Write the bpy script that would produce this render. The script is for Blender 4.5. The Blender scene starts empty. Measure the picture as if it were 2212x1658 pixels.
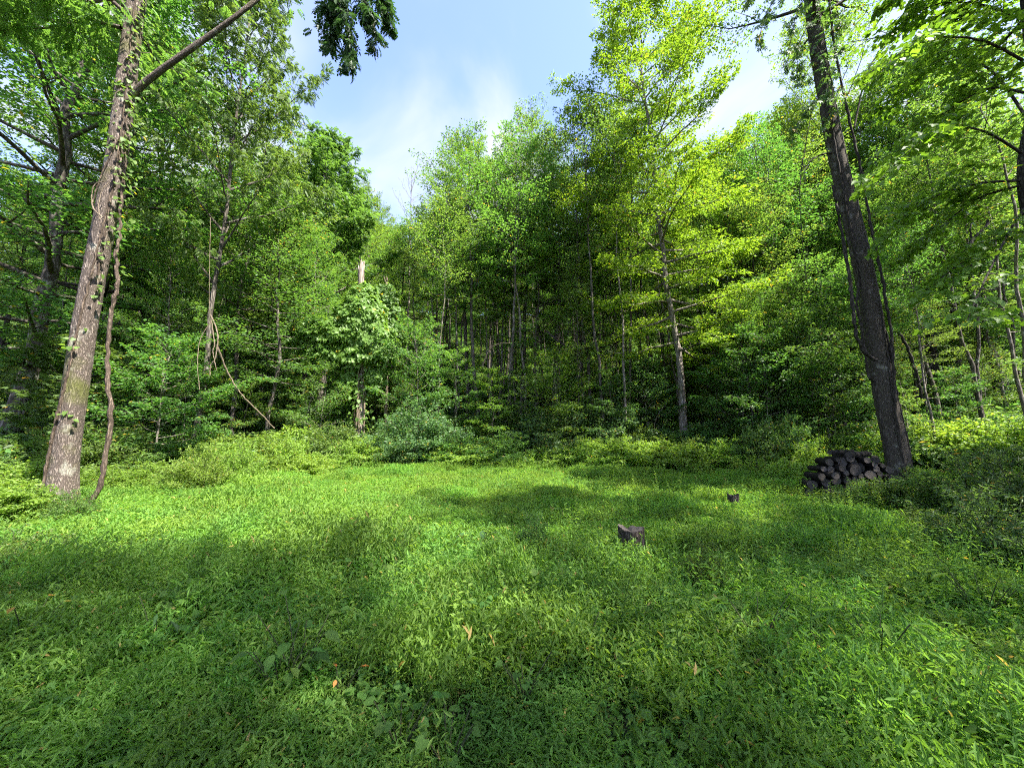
import bpy, math, random
import numpy as np

# ------------------------------------------------------------------ camera, sky, sun, exposure
S = bpy.context.scene
COL = S.collection
R_ = math.radians
PITCH = R_(7.5)
FPX, CX, CY = 803.0, 1106.0, 829.0          # focal length and centre, photograph taken as 2212 x 1658
CAM = np.array((0.0, 0.0, 1.6))
cam_d = bpy.data.cameras.new('camera')
cam = bpy.data.objects.new('camera', cam_d)
COL.objects.link(cam)
cam.location = CAM
cam.rotation_euler = (R_(90) + PITCH, 0, 0)
cam_d.sensor_width = 36.0
cam_d.lens = 36.0 * FPX / 2212.0
cam_d.clip_end = 2000
S.camera = cam

SUN_EL, SUN_AZ = R_(54), R_(-32)            # azimuth from +X (right of the picture) towards +Y (into it)
SUN = np.array((math.cos(SUN_EL) * math.cos(SUN_AZ), math.cos(SUN_EL) * math.sin(SUN_AZ), math.sin(SUN_EL)))

W = bpy.data.worlds.new('World')
S.world = W
W.use_nodes = True
nt = W.node_tree
nt.nodes.clear()
def wn(t, **k):
    n = nt.nodes.new(t)
    for a, b in k.items():
        setattr(n, a, b)
    return n
sky = wn('ShaderNodeTexSky', sky_type='NISHITA', sun_disc=False)
sky.sun_elevation = SUN_EL
sky.sun_rotation = R_(90) - SUN_AZ
sky.air_density, sky.dust_density, sky.ozone_density = 0.82, 0.5, 2.5
tc = wn('ShaderNodeTexCoord')
sep = wn('ShaderNodeSeparateXYZ')
nt.links.new(tc.outputs['Generated'], sep.inputs[0])
mx = wn('ShaderNodeMath', operation='MAXIMUM'); mx.inputs[1].default_value = 0.06
nt.links.new(sep.outputs[2], mx.inputs[0])
dv = wn('ShaderNodeVectorMath', operation='DIVIDE')
cmb = wn('ShaderNodeCombineXYZ')
for i in range(3):
    nt.links.new(mx.outputs[0], cmb.inputs[i])
nt.links.new(tc.outputs['Generated'], dv.inputs[0]); nt.links.new(cmb.outputs[0], dv.inputs[1])
mp = wn('ShaderNodeMapping'); mp.inputs['Location'].default_value = (7.1, 3.1, 0); mp.inputs['Rotation'].default_value = (0, 0, R_(60)); mp.inputs['Scale'].default_value = (1.0, 0.55, 1.0)
nt.links.new(dv.outputs[0], mp.inputs[0])
nz = wn('ShaderNodeTexNoise'); nz.inputs['Scale'].default_value = 1.5; nz.inputs['Detail'].default_value = 6; nz.inputs['Roughness'].default_value = 0.5; nz.inputs['Distortion'].default_value = 0.4
nt.links.new(mp.outputs[0], nz.inputs[0])
rp = wn('ShaderNodeMapRange', interpolation_type='SMOOTHSTEP')
rp.inputs[1].default_value, rp.inputs[2].default_value, rp.inputs[3].default_value, rp.inputs[4].default_value = 0.40, 0.64, 0.0, 1.0
nt.links.new(nz.outputs['Fac'], rp.inputs[0])
cm = wn('ShaderNodeMix', data_type='RGBA')
cm.inputs['B'].default_value = (1.5, 1.62, 1.72, 1)
nt.links.new(rp.outputs[0], cm.inputs['Factor'])
tint = wn('ShaderNodeMix', data_type='RGBA', blend_type='MULTIPLY'); tint.inputs['Factor'].default_value = 1.0; tint.inputs['B'].default_value = (1.05, 0.93, 1.02, 1)
nt.links.new(sky.outputs[0], tint.inputs['A']); nt.links.new(tint.outputs['Result'], cm.inputs['A'])
bg = wn('ShaderNodeBackground'); bg.inputs[1].default_value = 0.15
nt.links.new(cm.outputs['Result'], bg.inputs[0])
wo = wn('ShaderNodeOutputWorld')
nt.links.new(bg.outputs[0], wo.inputs[0])

sun_d = bpy.data.lights.new('sun', 'SUN')
sun_d.energy, sun_d.angle, sun_d.color = 4.6, R_(0.53), (1.0, 0.95, 0.86)
sun = bpy.data.objects.new('sun', sun_d)
COL.objects.link(sun)
from mathutils import Vector, Matrix
sun.rotation_euler = Vector(SUN).to_track_quat('Z', 'Y').to_euler()
sun.location = (20, 0, 40)

vs = S.view_settings
vs.view_transform, vs.look, vs.exposure, vs.gamma = 'Standard', 'None', 2.2, 1.0
vs.use_curve_mapping = False
cy = S.cycles
cy.max_bounces, cy.diffuse_bounces, cy.transmission_bounces, cy.glossy_bounces, cy.transparent_max_bounces = 9, 6, 6, 1, 4
cy.use_adaptive_sampling = True
cy.adaptive_threshold = 0.045
S.render.filter_size = 1.0
cy.filter_width = 1.1
cy.use_denoising = False
cy.sample_clamp_indirect = 4.0
cy.caustics_reflective = cy.caustics_refractive = False

# ------------------------------------------------------------------ helpers
def at(px, py, Y):
    """world point seen at (px, py) at the distance Y ahead of the camera"""
    xc, yc = (px - CX) / FPX, (CY - py) / FPX
    d = np.array((xc, math.cos(PITCH) - yc * math.sin(PITCH), math.sin(PITCH) + yc * math.cos(PITCH)))
    return CAM + d * (Y / d[1])

def proj(p):
    v = np.asarray(p, float) - CAM
    f = v[1] * math.cos(PITCH) + v[2] * math.sin(PITCH)
    u = -v[1] * math.sin(PITCH) + v[2] * math.cos(PITCH)
    return CX + FPX * v[0] / f, CY - FPX * u / f

def sp(v, w):
    return w * np.logaddexp(0.0, np.asarray(v, float) / w)

def gz(x, y):
    x = np.asarray(x, float); y = np.asarray(y, float)
    h = 0.45 * sp(y - 19.5, 1.8) + 0.22 * sp(x - 14.5, 1.5) + 0.08 * sp(-x - 13, 1.5)
    h = h - 0.15 * sp(y - 85, 4)
    b = 0.06 * np.sin(x * 0.9 + 1.3) * np.sin(y * 0.7 + 0.4) + 0.035 * np.sin(x * 2.1 + y * 1.3) + 0.03 * np.sin(y * 2.9 - x * 0.8)
    return h + b

def gnd(px, Y):
    x = at(px, 900, Y)[0]
    return np.array((x, Y, float(gz(x, Y))))

def nrm(a):
    return a / np.maximum(np.linalg.norm(a, axis=-1, keepdims=True), 1e-9)

def mesh(name, V, F, mats, lv=None, smooth=False, mi=None):
    """one mesh from arrays; F is one (n,3) / (n,4) array or a list of them"""
    me = bpy.data.meshes.new(name)
    if not isinstance(F, list):
        F = [F]
    F = [np.asarray(f, np.int32) for f in F if len(f)]
    V = np.asarray(V, np.float32)
    tot = np.concatenate([np.full(len(f), f.shape[1], np.int32) for f in F])
    loops = np.concatenate([f.ravel() for f in F])
    me.vertices.add(len(V)); me.vertices.foreach_set('co', V.ravel())
    me.loops.add(len(loops)); me.loops.foreach_set('vertex_index', loops)
    me.polygons.add(len(tot))
    st = np.zeros(len(tot), np.int32); st[1:] = np.cumsum(tot)[:-1]
    me.polygons.foreach_set('loop_start', st)
    me.polygons.foreach_set('loop_total', tot)
    if smooth:
        me.polygons.foreach_set('use_smooth', np.ones(len(tot), bool))
    if mi is not None:
        me.polygons.foreach_set('material_index', np.asarray(mi, np.int32))
    if lv is not None:
        a = me.attributes.new('lv', 'FLOAT', 'POINT')
        a.data.foreach_set('value', np.asarray(lv, np.float32))
    for m in (mats if isinstance(mats, (list, tuple)) else [mats]):
        me.materials.append(m)
    me.update()
    me.validate()
    return me

def link(o, parent=None):
    COL.objects.link(o)
    if parent is not None:
        o.parent = parent
    return o

def obj(name, me, parent=None, loc=(0, 0, 0), rz=0.0, mat=None):
    o = bpy.data.objects.new(name, me)
    o.location = loc
    o.rotation_euler = (0, 0, rz)
    if mat is not None:
        o.material_slots[0].link = 'OBJECT'
        o.material_slots[0].material = mat
    return link(o, parent)

def empty(name, loc=(0, 0, 0), rz=0.0, sc=(1, 1, 1)):
    o = bpy.data.objects.new(name, None)
    o.empty_display_size = 0.2
    o.location = loc; o.rotation_euler = (0, 0, rz); o.scale = sc
    return link(o)

def tag(o, label, cat, group=None, kind=None):
    o['label'] = label; o['category'] = cat
    if group: o['group'] = group
    if kind: o['kind'] = kind
    return o

# ------------------------------------------------------------------ materials
def mat(name):
    m = bpy.data.materials.new(name); m.use_nodes = True
    m.node_tree.nodes.clear()
    return m, m.node_tree

def leaf_mat(name, ca, cb, trans, old=(0.30, 0.22, 0.04), old_at=0.985, hue=0.03, rough=0.5, tf=0.42, spec=0.35):
    m, t = mat(name)
    N, L = t.nodes.new, t.links.new
    at_ = N('ShaderNodeAttribute'); at_.attribute_name = 'lv'
    oi = N('ShaderNodeObjectInfo')
    mix = N('ShaderNodeMix'); mix.data_type = 'RGBA'
    mix.inputs['A'].default_value = (*ca, 1); mix.inputs['B'].default_value = (*cb, 1)
    L(at_.outputs['Fac'], mix.inputs['Factor'])
    gt = N('ShaderNodeMath'); gt.operation = 'GREATER_THAN'; gt.inputs[1].default_value = old_at
    L(at_.outputs['Fac'], gt.inputs[0])
    mo = N('ShaderNodeMix'); mo.data_type = 'RGBA'; mo.inputs['B'].default_value = (*old, 1)
    L(gt.outputs[0], mo.inputs['Factor']); L(mix.outputs['Result'], mo.inputs['A'])
    hs = N('ShaderNodeHueSaturation')
    mr = N('ShaderNodeMapRange'); mr.inputs[3].default_value, mr.inputs[4].default_value = 0.5 - hue, 0.5 + hue * 0.6
    L(oi.outputs['Random'], mr.inputs[0]); L(mr.outputs[0], hs.inputs['Hue'])
    mv = N('ShaderNodeMapRange'); mv.inputs[3].default_value, mv.inputs[4].default_value = 0.82, 1.18
    fr = N('ShaderNodeMath'); fr.operation = 'FRACT'
    mu = N('ShaderNodeMath'); mu.operation = 'MULTIPLY'; mu.inputs[1].default_value = 7.31
    L(oi.outputs['Random'], mu.inputs[0]); L(mu.outputs[0], fr.inputs[0]); L(fr.outputs[0], mv.inputs[0]); L(mv.outputs[0], hs.inputs['Value'])
    L(mo.outputs['Result'], hs.inputs['Color'])
    pb = N('ShaderNodeBsdfPrincipled')
    pb.inputs['Roughness'].default_value = rough
    pb.inputs['Specular IOR Level'].default_value = spec
    L(hs.outputs[0], pb.inputs['Base Color'])
    tm = N('ShaderNodeMix'); tm.data_type = 'RGBA'; tm.blend_type = 'MULTIPLY'; tm.inputs['Factor'].default_value = 1
    tm.inputs['B'].default_value = (*trans, 1)
    L(hs.outputs[0], tm.inputs['A'])
    tr = N('ShaderNodeBsdfTranslucent'); L(tm.outputs['Result'], tr.inputs[0])
    ms = N('ShaderNodeMixShader'); ms.inputs[0].default_value = tf
    L(pb.outputs[0], ms.inputs[1]); L(tr.outputs[0], ms.inputs[2])
    out = N('ShaderNodeOutputMaterial'); L(ms.outputs[0], out.inputs[0])
    return m

TR = (2.35, 2.3, 1.0)
M_LEAF = leaf_mat('leaf_green', (0.066, 0.145, 0.034), (0.114, 0.210, 0.052), TR)
M_YEL = leaf_mat('leaf_yellow_green', (0.108, 0.190, 0.022), (0.180, 0.268, 0.030), TR, old_at=0.99, hue=.008)
M_LIME = leaf_mat('leaf_lime_green', (0.088, 0.165, 0.026), (0.145, 0.235, 0.038), TR, hue=.015)
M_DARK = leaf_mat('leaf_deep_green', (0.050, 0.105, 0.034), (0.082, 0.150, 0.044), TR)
M_BLUE = leaf_mat('leaf_grey_green', (0.075, 0.135, 0.050), (0.110, 0.180, 0.066), (2.0, 2.2, 1.1), rough=0.42)
M_PINN = leaf_mat('leaf_pinnate_green', (0.065, 0.145, 0.038), (0.105, 0.205, 0.056), TR, old_at=2)
M_VINE = leaf_mat('leaf_vine', (0.095, 0.180, 0.034), (0.140, 0.235, 0.052), TR, hue=.005, old=(0.40, 0.30, 0.03), old_at=0.992)
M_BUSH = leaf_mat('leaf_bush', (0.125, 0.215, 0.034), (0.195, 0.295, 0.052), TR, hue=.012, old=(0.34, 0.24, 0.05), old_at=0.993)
M_BROWN = leaf_mat('leaf_bramble', (0.080, 0.140, 0.030), (0.125, 0.160, 0.042), TR, old=(0.28, 0.16, 0.06), old_at=0.95)
M_GRASS = leaf_mat('grass_blade', (0.088, 0.180, 0.034), (0.140, 0.262, 0.052), TR, old=(0.36, 0.28, 0.10), old_at=0.992, hue=0.02, rough=.6, spec=.18)
M_GRASSY = leaf_mat('grass_blade_pale', (0.106, 0.205, 0.033), (0.162, 0.284, 0.050), TR, old=(0.36, 0.28, 0.10), old_at=0.992, hue=0.02, rough=.6, spec=.18)
M_BROAD = leaf_mat('broad_weed_leaf', (0.066, 0.145, 0.030), (0.110, 0.200, 0.044), TR, old=(0.42, 0.30, 0.04), old_at=0.992, hue=0.02, rough=.6, spec=.15)
M_ORANGE = leaf_mat('orange_leaf', (0.55, 0.19, 0.05), (0.60, 0.30, 0.07), (1.2, 1.1, 0.9), old_at=2)
M_GOLD = leaf_mat('golden_leaf', (0.46, 0.30, 0.04), (0.36, 0.30, 0.06), (1.3, 1.2, 0.9), old_at=2)

def bark_mat(name, ca, cb, scale=9.0, stretch=0.22, depth=0.35, moss=None, lichen=None):
    m, t = mat(name)
    N, L = t.nodes.new, t.links.new
    tcd = N('ShaderNodeTexCoord')
    mp_ = N('ShaderNodeMapping'); mp_.inputs['Scale'].default_value = (1, 1, stretch)
    L(tcd.outputs['Object'], mp_.inputs[0])
    vo = N('ShaderNodeTexVoronoi'); vo.feature = 'DISTANCE_TO_EDGE'; vo.inputs['Scale'].default_value = scale * 2
    nz_ = N('ShaderNodeTexNoise'); nz_.inputs['Scale'].default_value = scale; nz_.inputs['Detail'].default_value = 6
    L(mp_.outputs[0], nz_.inputs[0])
    ad = N('ShaderNodeVectorMath'); ad.operation = 'MULTIPLY_ADD'
    ad.inputs[1].default_value = (0.12, 0.12, 0.12)
    L(nz_.outputs['Color'], ad.inputs[0]); L(mp_.outputs[0], ad.inputs[2]); L(ad.outputs[0], vo.inputs['Vector'])
    mr = N('ShaderNodeMapRange'); mr.inputs[1].default_value, mr.inputs[2].default_value = 0.0, 0.40
    L(vo.outputs['Distance'], mr.inputs[0])
    mm = N('ShaderNodeMath'); mm.operation = 'MULTIPLY'
    L(mr.outputs[0], mm.inputs[0]); L(nz_.outputs['Fac'], mm.inputs[1])
    mr2 = N('ShaderNodeMapRange'); mr2.inputs[1].default_value, mr2.inputs[2].default_value = 0.05, 0.55
    L(mm.outputs[0], mr2.inputs[0])
    mix = N('ShaderNodeMix'); mix.data_type = 'RGBA'
    mix.inputs['A'].default_value = (*ca, 1); mix.inputs['B'].default_value = (*cb, 1)
    L(mr2.outputs[0], mix.inputs['Factor'])
    last = mix.outputs['Result']
    for colr, sc_, lo, hi in ((moss, 1.1, 0.56, 0.68), (lichen, 3.3, 0.60, 0.70)):
        if colr:
            n2 = N('ShaderNodeTexNoise'); n2.inputs['Scale'].default_value = sc_; n2.inputs['Detail'].default_value = 5
            L(tcd.outputs['Object'], n2.inputs[0])
            r2 = N('ShaderNodeMapRange'); r2.inputs[1].default_value, r2.inputs[2].default_value, r2.inputs[4].default_value = lo, hi, 0.75
            L(n2.outputs['Fac'], r2.inputs[0])
            m2 = N('ShaderNodeMix'); m2.data_type = 'RGBA'; m2.inputs['B'].default_value = (*colr, 1)
            L(r2.outputs[0], m2.inputs['Factor']); L(last, m2.inputs['A']); last = m2.outputs['Result']
    pb = N('ShaderNodeBsdfPrincipled'); pb.inputs['Roughness'].default_value = 0.9; pb.inputs['Specular IOR Level'].default_value = 0.2
    L(last, pb.inputs['Base Color'])
    bp = N('ShaderNodeBump'); bp.inputs['Strength'].default_value = 0.9; bp.inputs['Distance'].default_value = depth * 0.1
    L(mm.outputs[0], bp.inputs['Height']); L(bp.outputs[0], pb.inputs['Normal'])
    out = N('ShaderNodeOutputMaterial'); L(pb.outputs[0], out.inputs[0])
    return m

M_BARK_L = bark_mat('bark_ridged_warm_grey', (0.075, 0.058, 0.048), (0.30, 0.245, 0.205), 17, 0.20, 0.35, moss=(0.10, 0.11, 0.025), lichen=(0.38, 0.37, 0.30))
M_BARK_R = bark_mat('bark_grey_flaky', (0.038, 0.032, 0.026), (0.175, 0.150, 0.122), 20, 0.3, 0.3, lichen=(0.24, 0.23, 0.20))
M_BARK = bark_mat('bark_brown_grey', (0.050, 0.042, 0.034), (0.20, 0.175, 0.145), 6, 0.25, 0.35, lichen=(0.24, 0.25, 0.21))
M_BARK_D = bark_mat('bark_dark', (0.024, 0.020, 0.017), (0.095, 0.082, 0.068), 8, 0.25, 0.35)
M_BARK_P = bark_mat('bark_pale', (0.10, 0.085, 0.07), (0.36, 0.32, 0.27), 6, 0.25, 0.3, moss=(0.09, 0.10, 0.03))
M_SNAG = bark_mat('bare_weathered_wood', (0.15, 0.120, 0.098), (0.43, 0.37, 0.32), 9, 0.08, 0.25)
M_VSTEM = bark_mat('vine_bark', (0.055, 0.040, 0.030), (0.20, 0.15, 0.11), 14, 0.15, 0.3)
M_VPALE = bark_mat('pale_vine_bark', (0.13, 0.10, 0.07), (0.36, 0.29, 0.21), 14, 0.15, 0.25)
M_LOGBARK = bark_mat('log_bark_black_brown', (0.008, 0.007, 0.006), (0.045, 0.036, 0.030), 10, 0.3, 0.3)
M_STUMP = bark_mat('stump_bark', (0.026, 0.019, 0.016), (0.24, 0.19, 0.16), 24, 0.14, 0.5, lichen=(0.36, 0.31, 0.29))
M_STEM = bark_mat('green_brown_stem', (0.04, 0.05, 0.02), (0.10, 0.11, 0.05), 20, 0.3, 0.1)

def end_mat():
    m, t = mat('weathered_log_end')
    N, L = t.nodes.new, t.links.new
    tcd = N('ShaderNodeTexCoord'); oi = N('ShaderNodeObjectInfo')
    sx = N('ShaderNodeSeparateXYZ'); L(tcd.outputs['Object'], sx.inputs[0])
    cb = N('ShaderNodeCombineXYZ'); L(sx.outputs[0], cb.inputs[0]); L(sx.outputs[2], cb.inputs[1]); L(oi.outputs['Random'], cb.inputs[2])
    nz_ = N('ShaderNodeTexNoise'); nz_.inputs['Scale'].default_value = 3.0; nz_.inputs['Detail'].default_value = 5
    L(cb.outputs[0], nz_.inputs[0])
    ln = N('ShaderNodeVectorMath'); ln.operation = 'LENGTH'
    fl = N('ShaderNodeCombineXYZ'); L(sx.outputs[0], fl.inputs[0]); L(sx.outputs[2], fl.inputs[1]); L(fl.outputs[0], ln.inputs[0])
    ma = N('ShaderNodeMath'); ma.operation = 'MULTIPLY_ADD'; ma.inputs[1].default_value = 0.35
    L(nz_.outputs['Fac'], ma.inputs[0]); L(ln.outputs['Value'], ma.inputs[2])
    wv = N('ShaderNodeMath'); wv.operation = 'SINE'
    m3 = N('ShaderNodeMath'); m3.operation = 'MULTIPLY'; m3.inputs[1].default_value = 42
    L(ma.outputs[0], m3.inputs[0]); L(m3.outputs[0], wv.inputs[0])
    mr = N('ShaderNodeMapRange'); mr.inputs[1].default_value, mr.inputs[2].default_value = -1.6, 1.2
    L(wv.outputs[0], mr.inputs[0])
    mm = N('ShaderNodeMath'); mm.operation = 'MULTIPLY'; L(mr.outputs[0], mm.inputs[0]); L(nz_.outputs['Fac'], mm.inputs[1])
    mix = N('ShaderNodeMix'); mix.data_type = 'RGBA'
    mix.inputs['A'].default_value = (0.012, 0.010, 0.009, 1); mix.inputs['B'].default_value = (0.11, 0.088, 0.074, 1)
    L(mm.outputs[0], mix.inputs['Factor'])
    hs = N('ShaderNodeHueSaturation'); vr = N('ShaderNodeMapRange'); vr.inputs[3].default_value, vr.inputs[4].default_value = 0.45, 1.9
    L(oi.outputs['Random'], vr.inputs[0]); L(vr.outputs[0], hs.inputs['Value']); L(mix.outputs['Result'], hs.inputs['Color'])
    pb = N('ShaderNodeBsdfPrincipled'); pb.inputs['Roughness'].default_value = 0.85
    L(hs.outputs[0], pb.inputs['Base Color'])
    bp = N('ShaderNodeBump'); bp.inputs['Strength'].default_value = 0.6; bp.inputs['Distance'].default_value = 0.01
    L(mm.outputs[0], bp.inputs['Height']); L(bp.outputs[0], pb.inputs['Normal'])
    out = N('ShaderNodeOutputMaterial'); L(pb.outputs[0], out.inputs[0])
    return m
M_END = end_mat()

def soil_mat():
    m, t = mat('leaf_litter_soil')
    N, L = t.nodes.new, t.links.new
    tcd = N('ShaderNodeTexCoord')
    n1 = N('ShaderNodeTexNoise'); n1.inputs['Scale'].default_value = 0.5; n1.inputs['Detail'].default_value = 8
    n2 = N('ShaderNodeTexVoronoi'); n2.inputs['Scale'].default_value = 14
    L(tcd.outputs['Object'], n1.inputs[0]); L(tcd.outputs['Object'], n2.inputs['Vector'])
    mix = N('ShaderNodeMix'); mix.data_type = 'RGBA'
    mix.inputs['A'].default_value = (0.035, 0.045, 0.018, 1); mix.inputs['B'].default_value = (0.075, 0.060, 0.035, 1)
    mr = N('ShaderNodeMapRange'); mr.inputs[1].default_value, mr.inputs[2].default_value = 0.4, 0.62
    L(n1.outputs['Fac'], mr.inputs[0]); L(mr.outputs[0], mix.inputs['Factor'])
    m2 = N('ShaderNodeMix'); m2.data_type = 'RGBA'; m2.blend_type = 'MULTIPLY'; m2.inputs['Factor'].default_value = 0.6
    L(mix.outputs['Result'], m2.inputs['A']); L(n2.outputs['Color'], m2.inputs['B'])
    pb = N('ShaderNodeBsdfPrincipled'); pb.inputs['Roughness'].default_value = 1.0; pb.inputs['Specular IOR Level'].default_value = 0.1
    L(m2.outputs['Result'], pb.inputs['Base Color'])
    bp = N('ShaderNodeBump'); bp.inputs['Distance'].default_value = 0.03; L(n2.outputs['Distance'], bp.inputs['Height']); L(bp.outputs[0], pb.inputs['Normal'])
    out = N('ShaderNodeOutputMaterial'); L(pb.outputs[0], out.inputs[0])
    return m

# ------------------------------------------------------------------ leaf templates: x across, y along, z normal
def T(v, f):
    return np.array(v, float), np.array(f, np.int32)
SIMPLE = T([(0, 0, 0), (.27, .45, .07), (0, 1, -.08), (-.27, .45, .07)], [(0, 1, 2), (0, 2, 3)])
OVAL = T([(0, 0, 0), (.20, .22, .05), (.25, .52, .06), (0, 1, -.10), (-.25, .52, .06), (-.20, .22, .05)],
         [(0, 1, 2), (0, 2, 3), (0, 3, 4), (0, 4, 5)])
LANCE = T([(0, 0, 0), (.11, .3, .03), (.10, .62, .05), (0, 1, -.12), (-.10, .62, .05), (-.11, .3, .03)],
          [(0, 1, 2), (0, 2, 3), (0, 3, 4), (0, 4, 5)])
MAPLE = T([(0, 0, 0), (.30, .02, .03), (.52, .42, .04), (.26, .48, .02), (.24, .75, .0), (0, 1.05, -.12), (-.24, .75, 0), (-.26, .48, .02), (-.52, .42, .04), (-.30, .02, .03)],
          [(0, 1, 2), (0, 2, 3), (0, 3, 4), (0, 4, 5), (0, 5, 6), (0, 6, 7), (0, 7, 8), (0, 8, 9)])
HEART = T([(0, .10, -.02), (.22, -.06, .04), (.46, .16, .08), (.38, .55, .05), (0, 1, -.10), (-.38, .55, .05), (-.46, .16, .08), (-.22, -.06, .04)],
          [(0, 1, 2), (0, 2, 3), (0, 3, 4), (0, 4, 5), (0, 5, 6), (0, 6, 7)])
def make_pinnate(pairs=5, droop=0.30, ll=0.40, wd=0.095):
    v, f = [], []
    def leaflet(p, d, l, w):
        d = d / np.linalg.norm(d)
        s = np.cross(d, (0, 0, 1)); s /= np.linalg.norm(s)
        i = len(v)
        v.extend([p, p + d * l * .45 + s * w + (0, 0, .01), p + d * l - np.array((0, 0, .05)), p + d * l * .45 - s * w + (0, 0, .01)])
        f.extend([(i, i + 1, i + 2), (i, i + 2, i + 3)])
    for k in range(pairs):
        t = .18 + .72 * k / (pairs - 1)
        p = np.array((0, t * (1 - .12 * t), -droop * t * t))
        for s in (-1, 1):
            leaflet(p, np.array((s * .9, .45, -.25)), ll * (1 - .35 * abs(t - .5)), wd)
    leaflet(np.array((0, .9, -droop)), np.array((0, .7, -.6)), ll, wd)
    i = len(v)
    v.extend([np.array((-.012, 0, 0)), np.array((.012, 0, 0)), np.array((.008, .5, -droop * .25)), np.array((-.008, .5, -droop * .25)), np.array((0, .9, -droop))])
    f.extend([(i, i + 1, i + 2), (i, i + 2, i + 3), (i + 3, i + 2, i + 4)])
    return T(v, f)
PINN = make_pinnate()
def make_palmate(n=5):
    v, f = [], []
    for a in np.linspace(-1.35, 1.35, n):
        d = np.array((math.sin(a), math.cos(a), -.18)); s = np.array((math.cos(a), -math.sin(a), 0))
        l = .75 if abs(a) > 1 else 1.0
        i = len(v)
        v.extend([d * .02, d * l * .55 + s * .17 * l + (0, 0, .05), d * l - np.array((0, 0, .08)), d * l * .55 - s * .17 * l + (0, 0, .05)])
        f.extend([(i, i + 1, i + 2), (i, i + 2, i + 3)])
    return T(v, f)
PALM = make_palmate()

def place(tpl, P, A, Nn, size):
    """copies of a leaf template: P base points, A axis, Nn normal, size"""
    tv, tf = tpl
    n, k = len(P), len(tv)
    A = nrm(A); Sx = nrm(np.cross(A, Nn)); Nn = np.cross(Sx, A)
    V = P[:, None, :] + size[:, None, None] * (tv[None, :, 0, None] * Sx[:, None, :] + tv[None, :, 1, None] * A[:, None, :] + tv[None, :, 2, None] * Nn[:, None, :])
    F = tf[None] + (np.arange(n, dtype=np.int32) * k)[:, None, None]
    return V.reshape(-1, 3), F.reshape(-1, 3), k

def tube_arr(pts, rad, sides, cap=True, wob=None):
    pts = np.asarray(pts, float); n = len(pts)
    rad = np.broadcast_to(np.asarray(rad, float), (n,)) if np.ndim(rad) < 2 else np.asarray(rad)
    tg = nrm(np.gradient(pts, axis=0))
    ref = np.array((0.0, 1.0, 0.0)) if abs(tg[0][2]) > .6 else np.array((0.0, 0.0, 1.0))
    u = nrm(np.cross(tg, ref)); w = np.cross(tg, u)
    a = np.linspace(0, 2 * math.pi, sides, endpoint=False)
    rr = rad[:, None] if rad.ndim == 1 else rad
    if wob is not None:
        rr = rr * wob
    V = pts[:, None, :] + rr[..., None] * (np.cos(a)[None, :, None] * u[:, None, :] + np.sin(a)[None, :, None] * w[:, None, :])
    V = V.reshape(-1, 3)
    i = np.arange(n - 1)[:, None] * sides; j = np.arange(sides)[None, :]; j2 = (j + 1) % sides
    Q = np.stack([i + j, i + j2, i + sides + j2, i + sides + j], -1).reshape(-1, 4)
    return V, Q

def smooth_line(pts, n):
    """Catmull-Rom through the points"""
    pts = np.asarray(pts, float)
    P = np.vstack([2 * pts[0] - pts[1], pts, 2 * pts[-1] - pts[-2]])
    m = len(pts) - 1
    out = []
    for t in np.linspace(0, m - 1e-6, n):
        i = int(t); f = t - i
        p0, p1, p2, p3 = P[i], P[i + 1], P[i + 2], P[i + 3]
        out.append(0.5 * ((2 * p1) + (-p0 + p2) * f + (2 * p0 - 5 * p1 + 4 * p2 - p3) * f * f + (-p0 + 3 * p1 - 3 * p2 + p3) * f ** 3))
    return np.array(out)

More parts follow.
